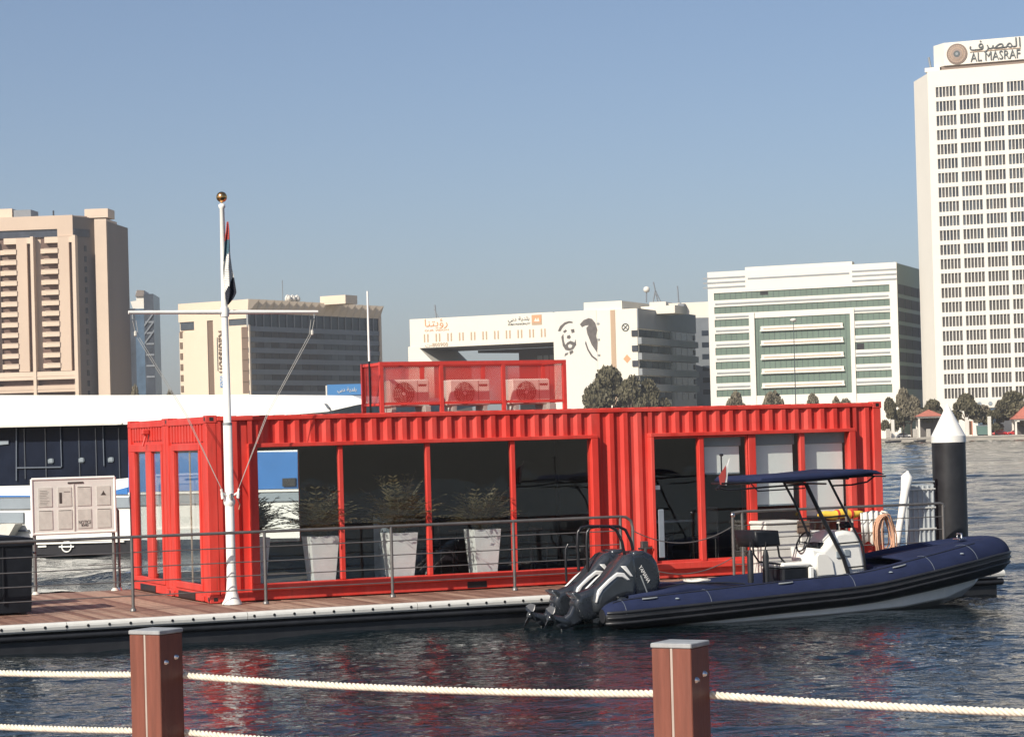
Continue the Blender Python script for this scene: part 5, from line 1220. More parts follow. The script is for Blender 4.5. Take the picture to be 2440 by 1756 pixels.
def notice_board():
    b = 4.6; P = DOCK.off(0, b); a1, z1 = P.az(272, 1133); a0, _ = P.az(75, 1142); _, z0 = P.az(268, 1268); z1 -= DECK; z0 -= DECK
    r = dthing('notice_board', 'white framed notice board with two rows of four papers on steel legs', 'notice board', a0, b); w = a1-a0
    for x in (w-0.03, 0.03): MB().tube([(x, 0.03, 0), (x, 0.03, z0)], 0.030, 10).build('leg', 'steel', r); MB().lathe([(0.07, 0), (0.06, 0.02), (0.03, 0.05)], cx=x, cy=0.03, seg=12).build('foot', 'off_white', r)
    MB().bbox(0.02, w-0.02, -0.01, 0.09, z0+0.02, z1-0.02, 0.01).build('back_panel', 'board_cream', r)
    fr = [(0, w, z1-0.05, z1), (0, w, z0, z0+0.04)]
    for x0, x1, q0, q1 in fr: MB().tube([(x0, 0, (q0+q1)/2), (x1, 0, (q0+q1)/2)], 0.026, 8).build('frame_rail', 'white_paint', r)
    for x in (0, w): MB().tube([(x, 0, z0), (x, 0, z1-0.02)], 0.026, 8).build('frame_rail', 'white_paint', r)
    MB().tube([(0, 0, z0-0.10), (w, 0, z0-0.10)], 0.022, 8).build('lower_rail', 'white_paint', r)
    MB().bbox(w*0.43, w*0.62, -0.02, -0.01, z1-0.115, z1-0.085, 0.003).build('lock_bar', 'ac_grille', r)
    MB().box(w/2-0.012, w/2+0.012, -0.02, -0.008, z0+0.05, z1-0.12).build('door_joint', 'off_white', r)
    hh = (z1-z0-0.30)/2; ww = 0.195*w*0.85
    for j in range(2):
        for i in range(4):
            cx = w*(0.155+0.235*i); zb = z0+0.09+(1-j)*(hh+0.05); p = MB().box(cx-ww/2, cx+ww/2, -0.019, -0.012, zb, zb+hh-0.01).build('paper', 'paper', r)
            m = MB()
            if (i, j) == (0, 0):
                for k in range(9): m.box(cx-ww*0.38, cx+ww*(0.1+0.25*((k*7) % 5)/5), -0.021, -0.0195, zb+hh*(0.12+0.085*k), zb+hh*(0.135+0.085*k))
            elif (i, j) == (3, 0): m.prism([(cx-0.05, zb+hh*0.5), (cx+0.05, zb+hh*0.5), (cx+0.02, zb+hh*0.62), (cx, zb+hh*0.74), (cx-0.02, zb+hh*0.62)], -0.021, -0.0195)
            elif (i, j) == (1, 0): m.box(cx-ww*0.4, cx-ww*0.2, -0.021, -0.0195, zb+hh*0.15, zb+hh*0.7); m.box(cx-ww*0.05, cx+ww*0.4, -0.021, -0.0195, zb+hh*0.72, zb+hh*0.75)
            elif (i, j) == (2, 1): pass
            else: m.box(cx-ww*0.45, cx+ww*0.45, -0.021, -0.0195, zb+hh*0.93, zb+hh*0.955)
            if m.v: m.build('print', 'ink', p)
            if (i, j) == (2, 1):
                letters('NOTICE', 0.085, 'ink', p, (cx, -0.022, zb+hh*0.30), 0.002, width=ww*0.9); letters('BOARD', 0.06, 'ink', p, (cx, -0.022, zb+hh*0.15), 0.002, width=ww*0.5)
notice_board()
def bin_():
    a, b = -2.76, -0.10
    r = dthing('waste_bin', 'large black wheeled waste bin cut by the left edge on the pontoon', 'bin', a, b)
    m = MB(); rings = []
    W2, D = 1.25, 0.78
    def ring(x0, x1, y0, y1, z): return [(x0, y0, z), (x1, y0, z), (x1, y1, z), (x0, y1, z)]
    vs = ring(-W2+0.05, -0.01, 0.02, D-0.05, 0.03)+ring(-W2+0.0, 0.02, 0, D, 1.02)+ring(-W2-0.02, 0.045, -0.025, D+0.025, 1.02)+ring(-W2-0.02, 0.045, -0.025, D+0.025, 1.07)
    fs = [(3, 2, 1, 0)]
    for k in range(3): fs += [(k*4+i, k*4+(i+1) % 4, k*4+4+(i+1) % 4, k*4+4+i) for i in range(4)]
    fs.append((12, 13, 14, 15)); m.add(vs, fs); m.build('body', 'black_plastic', r)
    MB().puff([(-W2-0.03, 1.075), (0.055, 1.075), (0.03, 1.13), (-0.3, 1.17), (-0.95, 1.17), (-W2, 1.13)], D/2, D/2+0.03, 0.03, 3).build('lid', 'black_plastic', r)
    for x in (-0.42, -0.84): MB().bbox(x-0.012, x+0.012, -0.02, 0.03, 0.15, 1.0, 0.005).build('rib', 'black_plastic', r)
    for x in (-0.12, -W2+0.12):
        for y in (0.1, D-0.1): MB().tube([(x, y-0.025, 0.07), (x, y+0.025, 0.07)], 0.07, 14).build('wheel', 'black_rubber', r)
    MB().tube([(0.06, 0.1, 0.9), (0.09, 0.12, 0.9), (0.09, D-0.12, 0.9), (0.06, D-0.1, 0.9)], 0.014, 8).build('handle', 'dark_steel', r)
    # a second bin standing behind
    c = copy_tree(r); c.location = (*DOCK.w(-2.90, 1.6), DECK); c['label'] = 'second black wheeled waste bin standing behind the first one at the left edge'
    r['group'] = c['group'] = 'black waste bins at the left edge'
bin_()
def bollard_cleat():
    a, b = dk(1541, 1330, -0.12)[0], -0.12
    P = DOCK.off(0, -0.12); z = P.z(1541, 1292)-DECK
    r = dthing('mooring_hook', 'small dark mooring bracket on the red wall above the outboard motors', 'bracket', a, -0.03, DECK)
    MB().bbox(-0.06, 0.06, -0.05, 0.03, z-0.12, z+0.02, 0.01).build('plate', 'dark_steel', r); MB().tube([(-0.13, -0.05, z-0.10), (0.13, -0.05, z-0.10)], 0.018, 8).build('bar', 'dark_steel', r)
    MB().tube([(0, -0.05, z-0.1), (0.0, -0.06, z-0.3), (0.05, -0.07, z-0.42)], 0.03, 8).build('hose', 'dark_steel', r)
bollard_cleat()
# ------------------------------------------------------------------ things at the right end of the pontoon
def right_end():
    b = -0.30; P = DOCK.off(0, b); A = lambda px, py=1300: P.a(px, py); Z = lambda py, px=1870: P.z(px, py)-DECK
    a0, a1 = A(1805), A(1935)
    r = dthing('dock_box', 'big white fibreglass dock box with hinged lid in front of the right windows', 'box', a0, b)
    w = a1-a0; h = Z(1243)
    MB().bbox(0, w*0.62, -0.28, 0.25, 0.0, h-0.03, 0.02).build('body', 'white_plastic', r); MB().bbox(-0.015, w*0.63, -0.30, 0.26, h-0.028, h+0.03, 0.015).build('lid', 'white_plastic', r)
    MB().bbox(w*0.64, w*1.03, -0.28, 0.25, 0, h*0.78, 0.02).build('step', 'white_plastic', r); MB().bbox(w*0.645, w*1.05, -0.31, 0.26, h*0.782, h*0.82, 0.01).build('step_lid', 'white_gelcoat', r)
    MB().bbox(w*0.60, w*0.98, -0.29, -0.28, 0.30, 0.52, 0.004).build('hatch', 'off_white', r); MB().box(w*0.66, w*0.90, -0.296, -0.29, 0.36, 0.46).build('hatch_vent', 'ship_grey', r)
    x0, x1 = A(1878)-a0, A(1908)-a0; s = dthing('framed_sign', 'small brown framed sign leaning on the white dock box', 'sign', (x0+x1)/2+a0, b-0.31)
    MB().bbox(-(x1-x0)/2, (x1-x0)/2, -0.02, 0.0, Z(1270), Z(1240), 0.006).build('frame', 'brown_board', s); MB().box(-(x1-x0)/2+0.03, (x1-x0)/2-0.02, -0.024, -0.02, Z(1267), Z(1246)).build('face', 'sign_brown', s)
    # yellow kayak-like float on the box
    y0, y1 = A(1945, 1225), A(2052, 1225); zc = Z(1225, 2000)
    s = dthing('life_float', 'yellow rescue float lying beside the railing right of the white box', 'float', (y0+y1)/2, b-0.05, DECK)
    n = 14; L2 = (y1-y0)/2; m = MB(); m.tube([(-L2+2*L2*k/n, 0, zc+0.015*math.sin(k)) for k in range(n+1)], [0.02+0.062*math.sin(math.pi*k/n)**0.6 for k in range(n+1)], 12); m.build('float_body', 'yellow_fabric', s)
    MB().tube([(-L2*0.1, 0, 0), (-L2*0.1, 0, zc-0.05)], 0.03, 8).build('stand', 'off_white', s); MB().tube([(L2*0.5, 0, 0), (L2*0.5, 0, zc-0.05)], 0.03, 8).build('stand', 'off_white', s)
    for k in (-0.15, 0.45): MB().tube([(L2*k-0.02, 0, zc), (L2*k+0.02, 0, zc)], 0.086, 14).build('strap', 'red_steel', s)
    # folded pale awning cloth and coil of rope on the railing
    c = A(2056, 1250); s = dthing('folded_cloth', 'pale pinkish folded cloth hung over the railing beside the rope coil', 'cloth', c, -0.60); z0, z1 = Z(1300, 2056), Z(1215, 2056)
    m = MB(); m.smooth = True; nC = 18
    for k in range(nC+1):
        x = -0.24+0.48*k/nC; yy = -0.05+0.03*math.sin(k*1.5); m.v += [(x*0.9, yy, z0+0.10*abs(math.sin(k*0.4))), (x, yy*0.9, z1-0.05*abs(x)*3)]
    for k in range(nC): m.f.append((2*k, 2*k+2, 2*k+3, 2*k+1)); m.m.append(0); m.sm.append(True)
    o = m.build('drape', 'board_cream', s); o.modifiers.new('thickness', 'SOLIDIFY').thickness = 0.02
    c = A(2074, 1270); s = dthing('rope_coil', 'coil of beige mooring rope hung on the railing by the red container edge', 'rope', c, -0.74)
    rnd = random.Random(9); m = MB()
    for k in range(13):
        rx, rz = rnd.uniform(0.14, 0.24), rnd.uniform(0.30, 0.46); ox = rnd.uniform(-0.04, 0.04); zt = ZC = Z(1222, 2092)-rnd.uniform(0, 0.03)
        m.tube([(ox+rx*math.cos(t*math.pi/10)*(0.75+0.35*(1-math.sin(t*math.pi/10))/2), 0.02*math.sin(t)+0.01*k-0.08, zt-rz+rz*math.sin(t*math.pi/10)) for t in range(20)], 0.012, 6, closed=True)
    m.build('turns', 'beige_rope', s); MB().tube([(0, -0.1, Z(1222, 2092)+0.02), (0, 0.06, Z(1222, 2092)+0.04)], 0.02, 6).build('lashing', 'off_white', s)
    # leaning white gangway stanchion and grey stack behind the end
    Q = DOCK.off(0, -0.12)
    x0, zt = Q.az(2163, 1122); x1, zb = Q.az(2132, 1318)
    s = dthing('folded_parasol', 'white folded parasol leaning at the far right end of the pontoon', 'parasol', x1, -0.12, DECK)
    zt -= DECK
    MB().tube([(-0.0, 0, 0), (x0-x1, 0, zt)], 0.022, 8).build('pole', 'white_paint', s)
    MB().tube([(0.01, 0, 0.25), ((x0-x1)*0.45, 0, zt*0.5), ((x0-x1)*0.8, 0, zt*0.8), ((x0-x1)*0.95, 0, zt*0.94), ((x0-x1), 0, zt)], [0.07, 0.06, 0.08, 0.11, 0.01], 10).build('folded_canopy', 'white_paint', s)
    MB().bbox(-0.15, 0.22, -0.15, 0.15, 0, 0.06, 0.02).build('base', 'white_plastic', s)
    Q = DOCK.off(0, 0.10); x0, zt = Q.az(2158, 1150); x1, _ = Q.az(2226, 1150); zt -= DECK
    s = dthing('plastic_gangway', 'light grey ribbed gangway section stood upright beside the black pile', 'gangway', x0, 0.10); w = x1-x0
    MB().bbox(0, w, 0, 0.06, 0, zt-0.04, 0.01).build('panel', 'gangway_grey', s)
    for k in range(6): x = 0.04+k*(w-0.1)/5; MB().bbox(x, x+0.035, -0.025, 0.0, 0.02, zt-0.06, 0.006).build('rib', 'gangway_grey', s)
    for z in (0.18, 0.62, zt*0.68, zt-0.14): MB().bbox(0, w, -0.04, -0.026, z, z+0.03, 0.005).build('cross_bar', 'white_plastic', s)
    MB().tube([(0, 0, zt), (w, 0, zt)], 0.02, 8).build('top_tube', 'grey_band', s)
    # the guide pile
    x, y, z = at(2260, 1050, 42.4); R = 40.5*42.4/FPX
    s = thing('guide_pile', 'thick black guide pile with a white cone cap right of the container', 'pile', (x, y, 0)); zt = at(2258, 963, 42.4)[2]
    MB().lathe([(R*0.985, -1.5), (R*0.985, 1.2), (R*0.985, z-0.02)], seg=36).build('shaft', 'black_rubber', s)
    m = MB(); m.lathe([(R*1.012, z-0.03), (R*1.012, z+0.085)], seg=40); m.lathe([(R*1.005, z+0.086), (0.012, zt)], seg=40); m.build('cone_cap', 'white_paint', s)
    s = dthing('pile_guide', 'dark steel pile guide bracket at the foot of the black pile', 'bracket', 13.2, DOCK.off(0, 0) and 0.9, DECK)
    MB().bbox(-0.4, 0.35, -0.5, -0.38, -0.1, 0.06, 0.02).build('arm', 'dark_steel', s); MB().tube([(0.2, -0.45, 0.0), (0.22, -0.45, 0.42)], 0.05, 8).build('roller', 'black_rubber', s)
right_end()
# ------------------------------------------------------------------ the inflatable boat
BB = -3.38; BA = DOCK.off(0, -4.25).a(1436, 1480); TO = 0.86
def boat():
    r = dthing('inflatable_boat', 'navy and black rigid inflatable boat with T-top moored along the pontoon', 'boat', BA, BB, 0.0)
    def bl(px, py, y=0.0): a, z = DOCK.off(0, BB+y).az(px, py); return (a-BA, z)
    L_ = bl(2408, 1310, 0.0)[0]
    # tube centreline (near side), mirrored
    near = [(0.0, -TO, 0.20, 0.10), (0.12, -TO, 0.205, 0.175), (0.40, -TO, 0.215, 0.218), (1.4, -TO, 0.255, 0.235), (3.0, -TO, 0.325, 0.245), (4.4, -TO+0.01, 0.39, 0.25), (5.4, -TO+0.06, 0.525, 0.275), (6.2, -TO+0.20, 0.635, 0.29), (6.75, -TO+0.40, 0.70, 0.295), (L_-0.56, -0.26, 0.745, 0.295), (L_-0.46, 0, 0.755, 0.295)]
    def interp(pts, n):
        out = []; V = [Vector(p[:3]+(p[3],)) for p in pts]
        for i in range(len(V)-1):
            p0 = V[max(i-1, 0)]; p1 = V[i]; p2 = V[i+1]; p3 = V[min(i+2, len(V)-1)]
            for k in range(n):
                t = k/n; out.append(0.5*((2*p1)+(p2-p0)*t+(2*p0-5*p1+4*p2-p3)*t*t+(3*p1-p0-3*p2+p3)*t**3))
        out.append(V[-1]); return out
    c = interp(near, 5); full = c+[Vector((q[0], -q[1], q[2], q[3])) for q in reversed(c[:-1])]
    pts = [Vector(q[:3]) for q in full]; rad = [q[3] for q in full]; n = len(pts); seg = 32
    m = MB(); vs = []; frames = []
    for i in range(n):
        t = (pts[min(i+1, n-1)]-pts[max(i-1, 0)]).normalized(); up = Vector((0, 0, 1)); out = t.cross(up).normalized(); up2 = out.cross(t).normalized(); frames.append((t, out, up2))
        for k in range(seg): an = 2*math.pi*k/seg; vs.append(pts[i]+(out*math.cos(an)+up2*math.sin(an))*rad[i])
    # material by angle: upper navy, outer lower black.  'out' points to the outside of the boat on both sides
    m.smooth = True
    for i in range(n-1):
        for k in range(seg):
            an = (k+0.5)*360/seg; m.cur = 0 if 13 < an < 195 else 1
            m.add([vs[i*seg+k], vs[i*seg+(k+1) % seg], vs[(i+1)*seg+(k+1) % seg], vs[(i+1)*seg+k]], [(0, 1, 2, 3)])
    for e in (0, n-1): m.cur = 1; m.add(vs[e*seg:(e+1)*seg], [tuple(range(seg))], False)
    o = m.build('buoyancy_tube', ['navy_fabric', 'black_rubber'], r)
    import bmesh
    bm = bmesh.new(); bm.from_mesh(o.data); bmesh.ops.remove_doubles(bm, verts=bm.verts, dist=0.0004); bm.to_mesh(o.data); bm.free()
    # rubbing strakes: three ribs round the outside
    for off, rr in ((0.045, 0.024), (-0.03, 0.020), (-0.11, 0.026)):
        q = []
        for i in range(2, n-2):
            t, out, up2 = frames[i]; h = math.sqrt(max(0, rad[i]**2-off**2)); q.append(tuple(pts[i]+out*h+up2*off))
        MB().tube(q, rr, 8).build('rubbing_strake', 'black_rubber', r)
    # seams, valve and handle details on the near tube
    for i in (9, 16, 24, 31, 37):
        t, out, up2 = frames[i]; q = [tuple(pts[i]+(out*math.cos(a_)+up2*math.sin(a_))*(rad[i]+0.002)) for a_ in [0.05+k*0.2 for k in range(13)]]
        MB().tube(q, 0.005, 4, caps=False).build('tube_seam', 'ship_trim', r)
    for i in (12, 20, 28):
        t, out, up2 = frames[i]; c0 = pts[i]+(out*math.cos(1.0)+up2*math.sin(1.0))*(rad[i]+0.015); MB().tube([tuple(c0-t*0.12), tuple(c0-t*0.06+out*0.02), tuple(c0+t*0.06+out*0.02), tuple(c0+t*0.12)], 0.013, 6).build('grab_handle', 'grey_band', r)
    q = []
    for i in range(6, 40):
        t, out, up2 = frames[i]; q.append(tuple(pts[i]+(out*math.cos(1.25)+up2*math.sin(1.25))*(rad[i]+0.006)))
    MB().tube(q, 0.007, 5).build('life_line', 'black_rubber', r)
    # hull
    st = [(0.45, -0.28, 0.80, 0.06, 0.84, 0.12), (2.0, -0.30, 0.80, -0.02, 0.84, 0.16), (4.0, -0.28, 0.84, 0.02, 0.90, 0.26), (5.2, -0.20, 0.76, 0.06, 0.86, 0.38), (6.1, -0.08, 0.58, 0.14, 0.70, 0.50), (6.8, 0.10, 0.34, 0.30, 0.48, 0.58), (L_-0.62, 0.38, 0.06, 0.50, 0.16, 0.66)]
    m = MB(); m.smooth = False; vs = []
    for x, kz, cw, cz, tw, tz in st: vs += [(x, -tw, tz), (x, -cw-0.03, cz+0.015), (x, -cw, cz-0.01), (x, 0, kz), (x, cw, cz-0.01), (x, cw+0.03, cz+0.015), (x, tw, tz)]
    fs = []
    for i in range(len(st)-1):
        for k in range(6): fs.append((i*7+k, (i+1)*7+k, (i+1)*7+k+1, i*7+k+1))
    fs.append(tuple(range(7))); fs.append(tuple(range(len(vs)-1, len(vs)-8, -1))); m.add(vs, fs); m.build('hull', 'white_gelcoat', r)
    MB().floorp([(0.2, -0.66), (5.2, -0.60), (6.4, -0.3), (6.4, 0.3), (5.2, 0.60), (0.2, 0.66)], 0.27, 0.31).build('cockpit_floor', 'ship_trim', r)
    MB().bbox(0.40, 0.52, -0.66, 0.66, 0.0, 0.44, 0.02).build('transom', 'engine_dark', r)
    # bow dodger deck: navy cover between the tubes
    m = MB(); m.smooth = True; idx = [i for i, q in enumerate(c) if q[0] > 5.35]; rows = []
    for i in idx:
        q = c[i]; row = []
        for k in range(9):
            u = -1+2*k/8; row.append((q[0]-(0.0 if True else 0), -q[1]*u, q[2]+0.20+0.07*(1-u*u)))
        rows.append(row)
    m.add([p for row in rows for p in row], [(i*9+k, (i+1)*9+k, (i+1)*9+k+1, i*9+k+1) for i in range(len(rows)-1) for k in range(8)])
    m.build('bow_cover', 'navy_fabric', r).modifiers.new('thickness', 'SOLIDIFY').thickness = 0.03
    MB().bbox(5.05, 5.7, -0.55, 0.55, 0.31, 0.66, 0.04).build('bow_locker', 'navy_fabric', r)
    MB().bbox(6.72, 6.86, -0.10, 0.10, 1.0, 1.03, 0.01).build('mooring_cleat', 'bright_steel', r)
    MB().tube([(6.79, -0.06, 1.02), (6.79, -0.06, 1.10), (6.79, 0.06, 1.10), (6.79, 0.06, 1.02)], 0.015, 6).build('mooring_cleat', 'bright_steel', r)
    MB().puff([(0.55, 0.30), (0.6, 0.46), (1.6, 0.56), (2.6, 0.50), (2.6, 0.30)], 0, 0.66, 0.05, 3).build('stern_cover', 'navy_fabric', r)
    rl = random.Random(4); m = MB()
    for k in range(7): rr = 0.12+0.014*k; m.tube([(2.05+rr*math.cos(t*math.pi/8), 0.05+rr*math.sin(t*math.pi/8), 0.575+rl.uniform(0, 0.02)) for t in range(16)], 0.010, 5, closed=True)
    m.build('rope_coil', 'off_white', r)
    MB().tube([(1.0, -0.52, 0.52), (1.6, -0.45, 0.585), (2.3, -0.5, 0.56), (2.55, -0.55, 0.53)], 0.012, 6).build('fuel_hose', 'black_rubber', r)
    for i in (14, 27, 35):
        t, out, up2 = frames[i]; c0 = pts[i]+(out*math.cos(0.75)+up2*math.sin(0.75))*(rad[i]+0.002); MB().lathe([(0.0, 0.016), (0.022, 0.014), (0.035, 0.0)], seg=12).build('air_valve', 'ship_grey', r, tuple(c0))
    # console
    x0, _ = bl(1932, 1330, -0.3); x1, _ = bl(2060, 1330, -0.3)
    cpts = [bl(*p, -0.33) for p in [(1944, 1385), (1936, 1345), (1932, 1305), (1962, 1308), (1978, 1290), (1992, 1268), (2012, 1263), (2036, 1266), (2050, 1285), (2060, 1330), (2064, 1375)]]
    MB().puff(cpts, 0, 0.34, 0.07, 4).build('console', 'white_gelcoat', r)
    cpts = [bl(*p, -0.36) for p in [(1948, 1372), (1944, 1326), (1950, 1318), (1968, 1318), (1984, 1335), (1990, 1370)]]; MB().puff(cpts, -0.345, 0.03, 0.025, 3).build('side_door', 'board_cream', r)
    for p in ((1994, 1313, 2004, 1330), (2013, 1309, 2026, 1326)):
        xa, za = bl(p[0], p[3], -0.36); xb, zb = bl(p[2], p[1], -0.36); MB().bbox(xa, xb, -0.36, -0.335, za, zb, 0.01).build('gauge_panel', 'ship_grey', r)
    xa, za = bl(1948, 1308, 0); xb, zb = bl(1982, 1270, 0)
    MB().prism([(xa, za), (xb+0.08, za), (xb+0.12, zb-0.02), (xb+0.02, zb+0.02), (xa+0.12, za+0.14)], -0.30, 0.30).build('windscreen', 'smoked_glass', r)
    xa, za = bl(1944, 1300, -0.1); MB().bbox(xa-0.02, xa+0.22, -0.22, 0.18, za-0.12, za+0.05, 0.04).build('dashboard', 'black_plastic', r)
    cx, cz = bl(1914, 1290, -0.05); R = 0.165; tl = 0.5
    m = MB(); ring = []
    for k in range(24):
        t = 2*math.pi*k/24; ring.append((cx+R*math.sin(t)*math.sin(tl)*1.0, -0.05+R*math.cos(t), cz+R*math.sin(t)*math.cos(tl)))
    m.tube(ring, 0.013, 6, closed=True)
    for k in (0, 8, 16): m.tube([ring[k], (cx+0.04, -0.05, cz-0.02)], 0.009, 5)
    m.tube([(cx+0.02, -0.05, cz-0.01), (xa+0.05, -0.05, za-0.04)], 0.02, 6); m.build('steering_wheel', 'black_plastic', r)
    MB().tube([(x1-0.35, -0.1, bl(2020, 1262, 0)[1]), (x1-0.35, -0.1, bl(2020, 1245, 0)[1])], 0.02, 6).build('compass_stem', 'black_plastic', r)
    sx, sz = bl(2018, 1250, 0); MB().bbox(sx-0.10, sx+0.07, -0.12, 0.10, sz-0.05, sz+0.05, 0.03).build('compass', 'black_plastic', r)
    # leaning seat
    sx0, sz1 = bl(1792, 1266, -0.25); sx1, sz0 = bl(1855, 1300, -0.25)
    s = MB().puff([(sx0, sz1+0.01), (sx1-0.03, sz1), (sx1, sz0), (sx0+0.05, sz0-0.01)], 0, 0.34, 0.05, 3).build('seat_backrest', 'black_plastic', r)
    for y in (-0.30, 0.30):
        q = [bl(p[0], p[1], y) for p in ((1792, 1285), (1796, 1320), (1808, 1338), (1870, 1345))]; MB().tube([(a_, y, z_) for a_, z_ in q], 0.016, 7).build('seat_frame', 'black_paint', r)
        q = [bl(p[0], p[1], y) for p in ((1853, 1300), (1857, 1325), (1874, 1345), (1888, 1348))]; MB().tube([(a_, y, z_) for a_, z_ in q], 0.016, 7).build('seat_frame', 'black_paint', r)
    qx0, qz0 = bl(1862, 1378, -0.28); qx1, qz1 = bl(1922, 1345, -0.28); MB().bbox(qx0, qx1, -0.33, 0.33, 0.31, qz1-0.03, 0.03).build('seat_base', 'black_plastic', r); MB().bbox(qx0-0.03, qx1+0.04, -0.36, 0.36, qz1-0.03, qz1+0.05, 0.03).build('seat_cushion', 'white_gelcoat', r)
    MB().bbox(qx1, qx1+0.07, -0.38, -0.31, 0.31, qz1-0.03, 0.01).build('seat_leg', 'white_gelcoat', r)
    for px, y in ((1787, -0.5), (1824, -0.35)):
        xa, zt = bl(px, 1310, y); _, zb = bl(px, 1388, y); MB().tube([(xa, y, zb), (xa, y, zt-0.1), (xa, y, zt)], [0.045, 0.05, 0.03], 10).build('stern_fender', 'black_rubber', r); MB().tube([(xa, y, zt), (xa+0.01, y, zt+0.12)], 0.012, 6).build('fender_line', 'black_paint', r)
    # T-top
    pl = bl(1730, 1142, 0.3); pr = bl(2087, 1127, -0.45); mid = bl(1900, 1136, 0)
    outl = [(pl[0], pl[1]-0.03), (pl[0]+0.06, pl[1]+0.04), (mid[0], mid[1]+0.055), (pr[0]-0.40, pr[1]+0.075), (pr[0]-0.15, pr[1]+0.05), (pr[0], pr[1]-0.02), (pr[0]-0.25, pr[1]-0.015), (mid[0], mid[1]-0.035), (pl[0]+0.25, pl[1]-0.06)]
    MB().puff(outl, 0, 0.72, 0.035, 3).build('canopy', 'navy_fabric', r)
    fr = []
    def T(pts, rr, y, name='top_frame'): MB().tube([(*([bl(p[0], p[1], y)[0]]), y, bl(p[0], p[1], y)[1]) for p in pts], rr, 8).build(name, 'black_paint', r)
    for y in (-0.58, 0.58):
        T([(1712, 1163), (1735, 1168), (1830, 1160), (1917, 1154)], 0.014, y); T([(1985, 1157), (2030, 1155), (2066, 1148), (2084, 1134)], 0.014, y)
        T([(1720, 1152), (1917, 1146), (2080, 1132)], 0.016, y)
        T([(1790, 1153), (1806, 1170), (1918, 1163)], 0.010, y)
    for y in (-0.38, 0.38):
        T([(1866, 1146), (1895, 1200), (1922, 1265), (1926, 1278)], 0.020, y, 'top_leg'); T([(1973, 1140), (2010, 1212), (2056, 1302), (2064, 1372)], 0.020, y, 'top_leg')
        T([(1920, 1152), (1960, 1235), (2010, 1330), (2023, 1372)], 0.033, y, 'top_leg')
        T([(1905, 1236), (1962, 1233), (2016, 1228)], 0.014, y); T([(1998, 1295), (2054, 1290)], 0.012, y); T([(2020, 1352), (2062, 1348)], 0.012, y)
    for px, py in ((1866, 1148), (1920, 1152), (1973, 1140), (1740, 1152), (2060, 1134)):
        x_, z_ = bl(px, py, 0); MB().tube([(x_, -0.60, z_), (x_, 0.60, z_)], 0.014, 8).build('top_frame', 'black_paint', r)
    x_, z_ = bl(1742, 1130, 0); _, z2 = bl(1742, 1082, 0); MB().tube([(x_, 0.3, z_), (x_, 0.3, z2)], 0.012, 6).build('vhf_aerial', 'black_paint', r)
    MB().bbox(x_-0.02, x_+0.03, 0.27, 0.33, z2-0.03, z2+0.01, 0.01).build('aerial_tip', 'black_paint', r)
    # small red and white ensign hanging at the aft edge of the canopy
    y = -0.45; P_ = [bl(p[0], p[1], y) for p in ((1738, 1093), (1734, 1125), (1731, 1157), (1716, 1158), (1712, 1135), (1724, 1118))]
    m = MB(); m.prism([P_[0], P_[1], P_[2], ((P_[2][0]*0.6+P_[3][0]*0.4), P_[3][1]), ((P_[1][0]+P_[5][0])/2, P_[5][1])], y-0.006, y+0.006); m.build('ensign_white', 'flag_white', r)
    m = MB(); m.prism([((P_[1][0]+P_[5][0])/2, P_[5][1]+0.06), ((P_[1][0]+P_[5][0])/2, P_[5][1]-0.1), ((P_[2][0]*0.55+P_[3][0]*0.45), P_[3][1]), P_[3], P_[4]], y-0.012, y-0.007); m.build('ensign_red', 'flag_red', r)
    T([(1706, 1166), (1716, 1157), (1730, 1158)], 0.022, y, 'ensign_bracket')
    # stern arch behind the engines
    for y, pts in ((-0.55, [(1350, 1385), (1348, 1345), (1348, 1308), (1354, 1296)]),): T(pts, 0.018, y, 'stern_rail')
    def arch(y, dx): T([(1379+dx, 1360), (1376+dx, 1300), (1377+dx, 1268), (1384+dx, 1257), (1400+dx, 1254), (1452+dx, 1254), (1468+dx, 1262), (1482+dx, 1290), (1490+dx, 1330), (1500+dx, 1390)], 0.024, y, 'stern_arch')
    arch(-0.45, 0); arch(0.25, 22)
    return r, bl
boat_root, BL = boat()
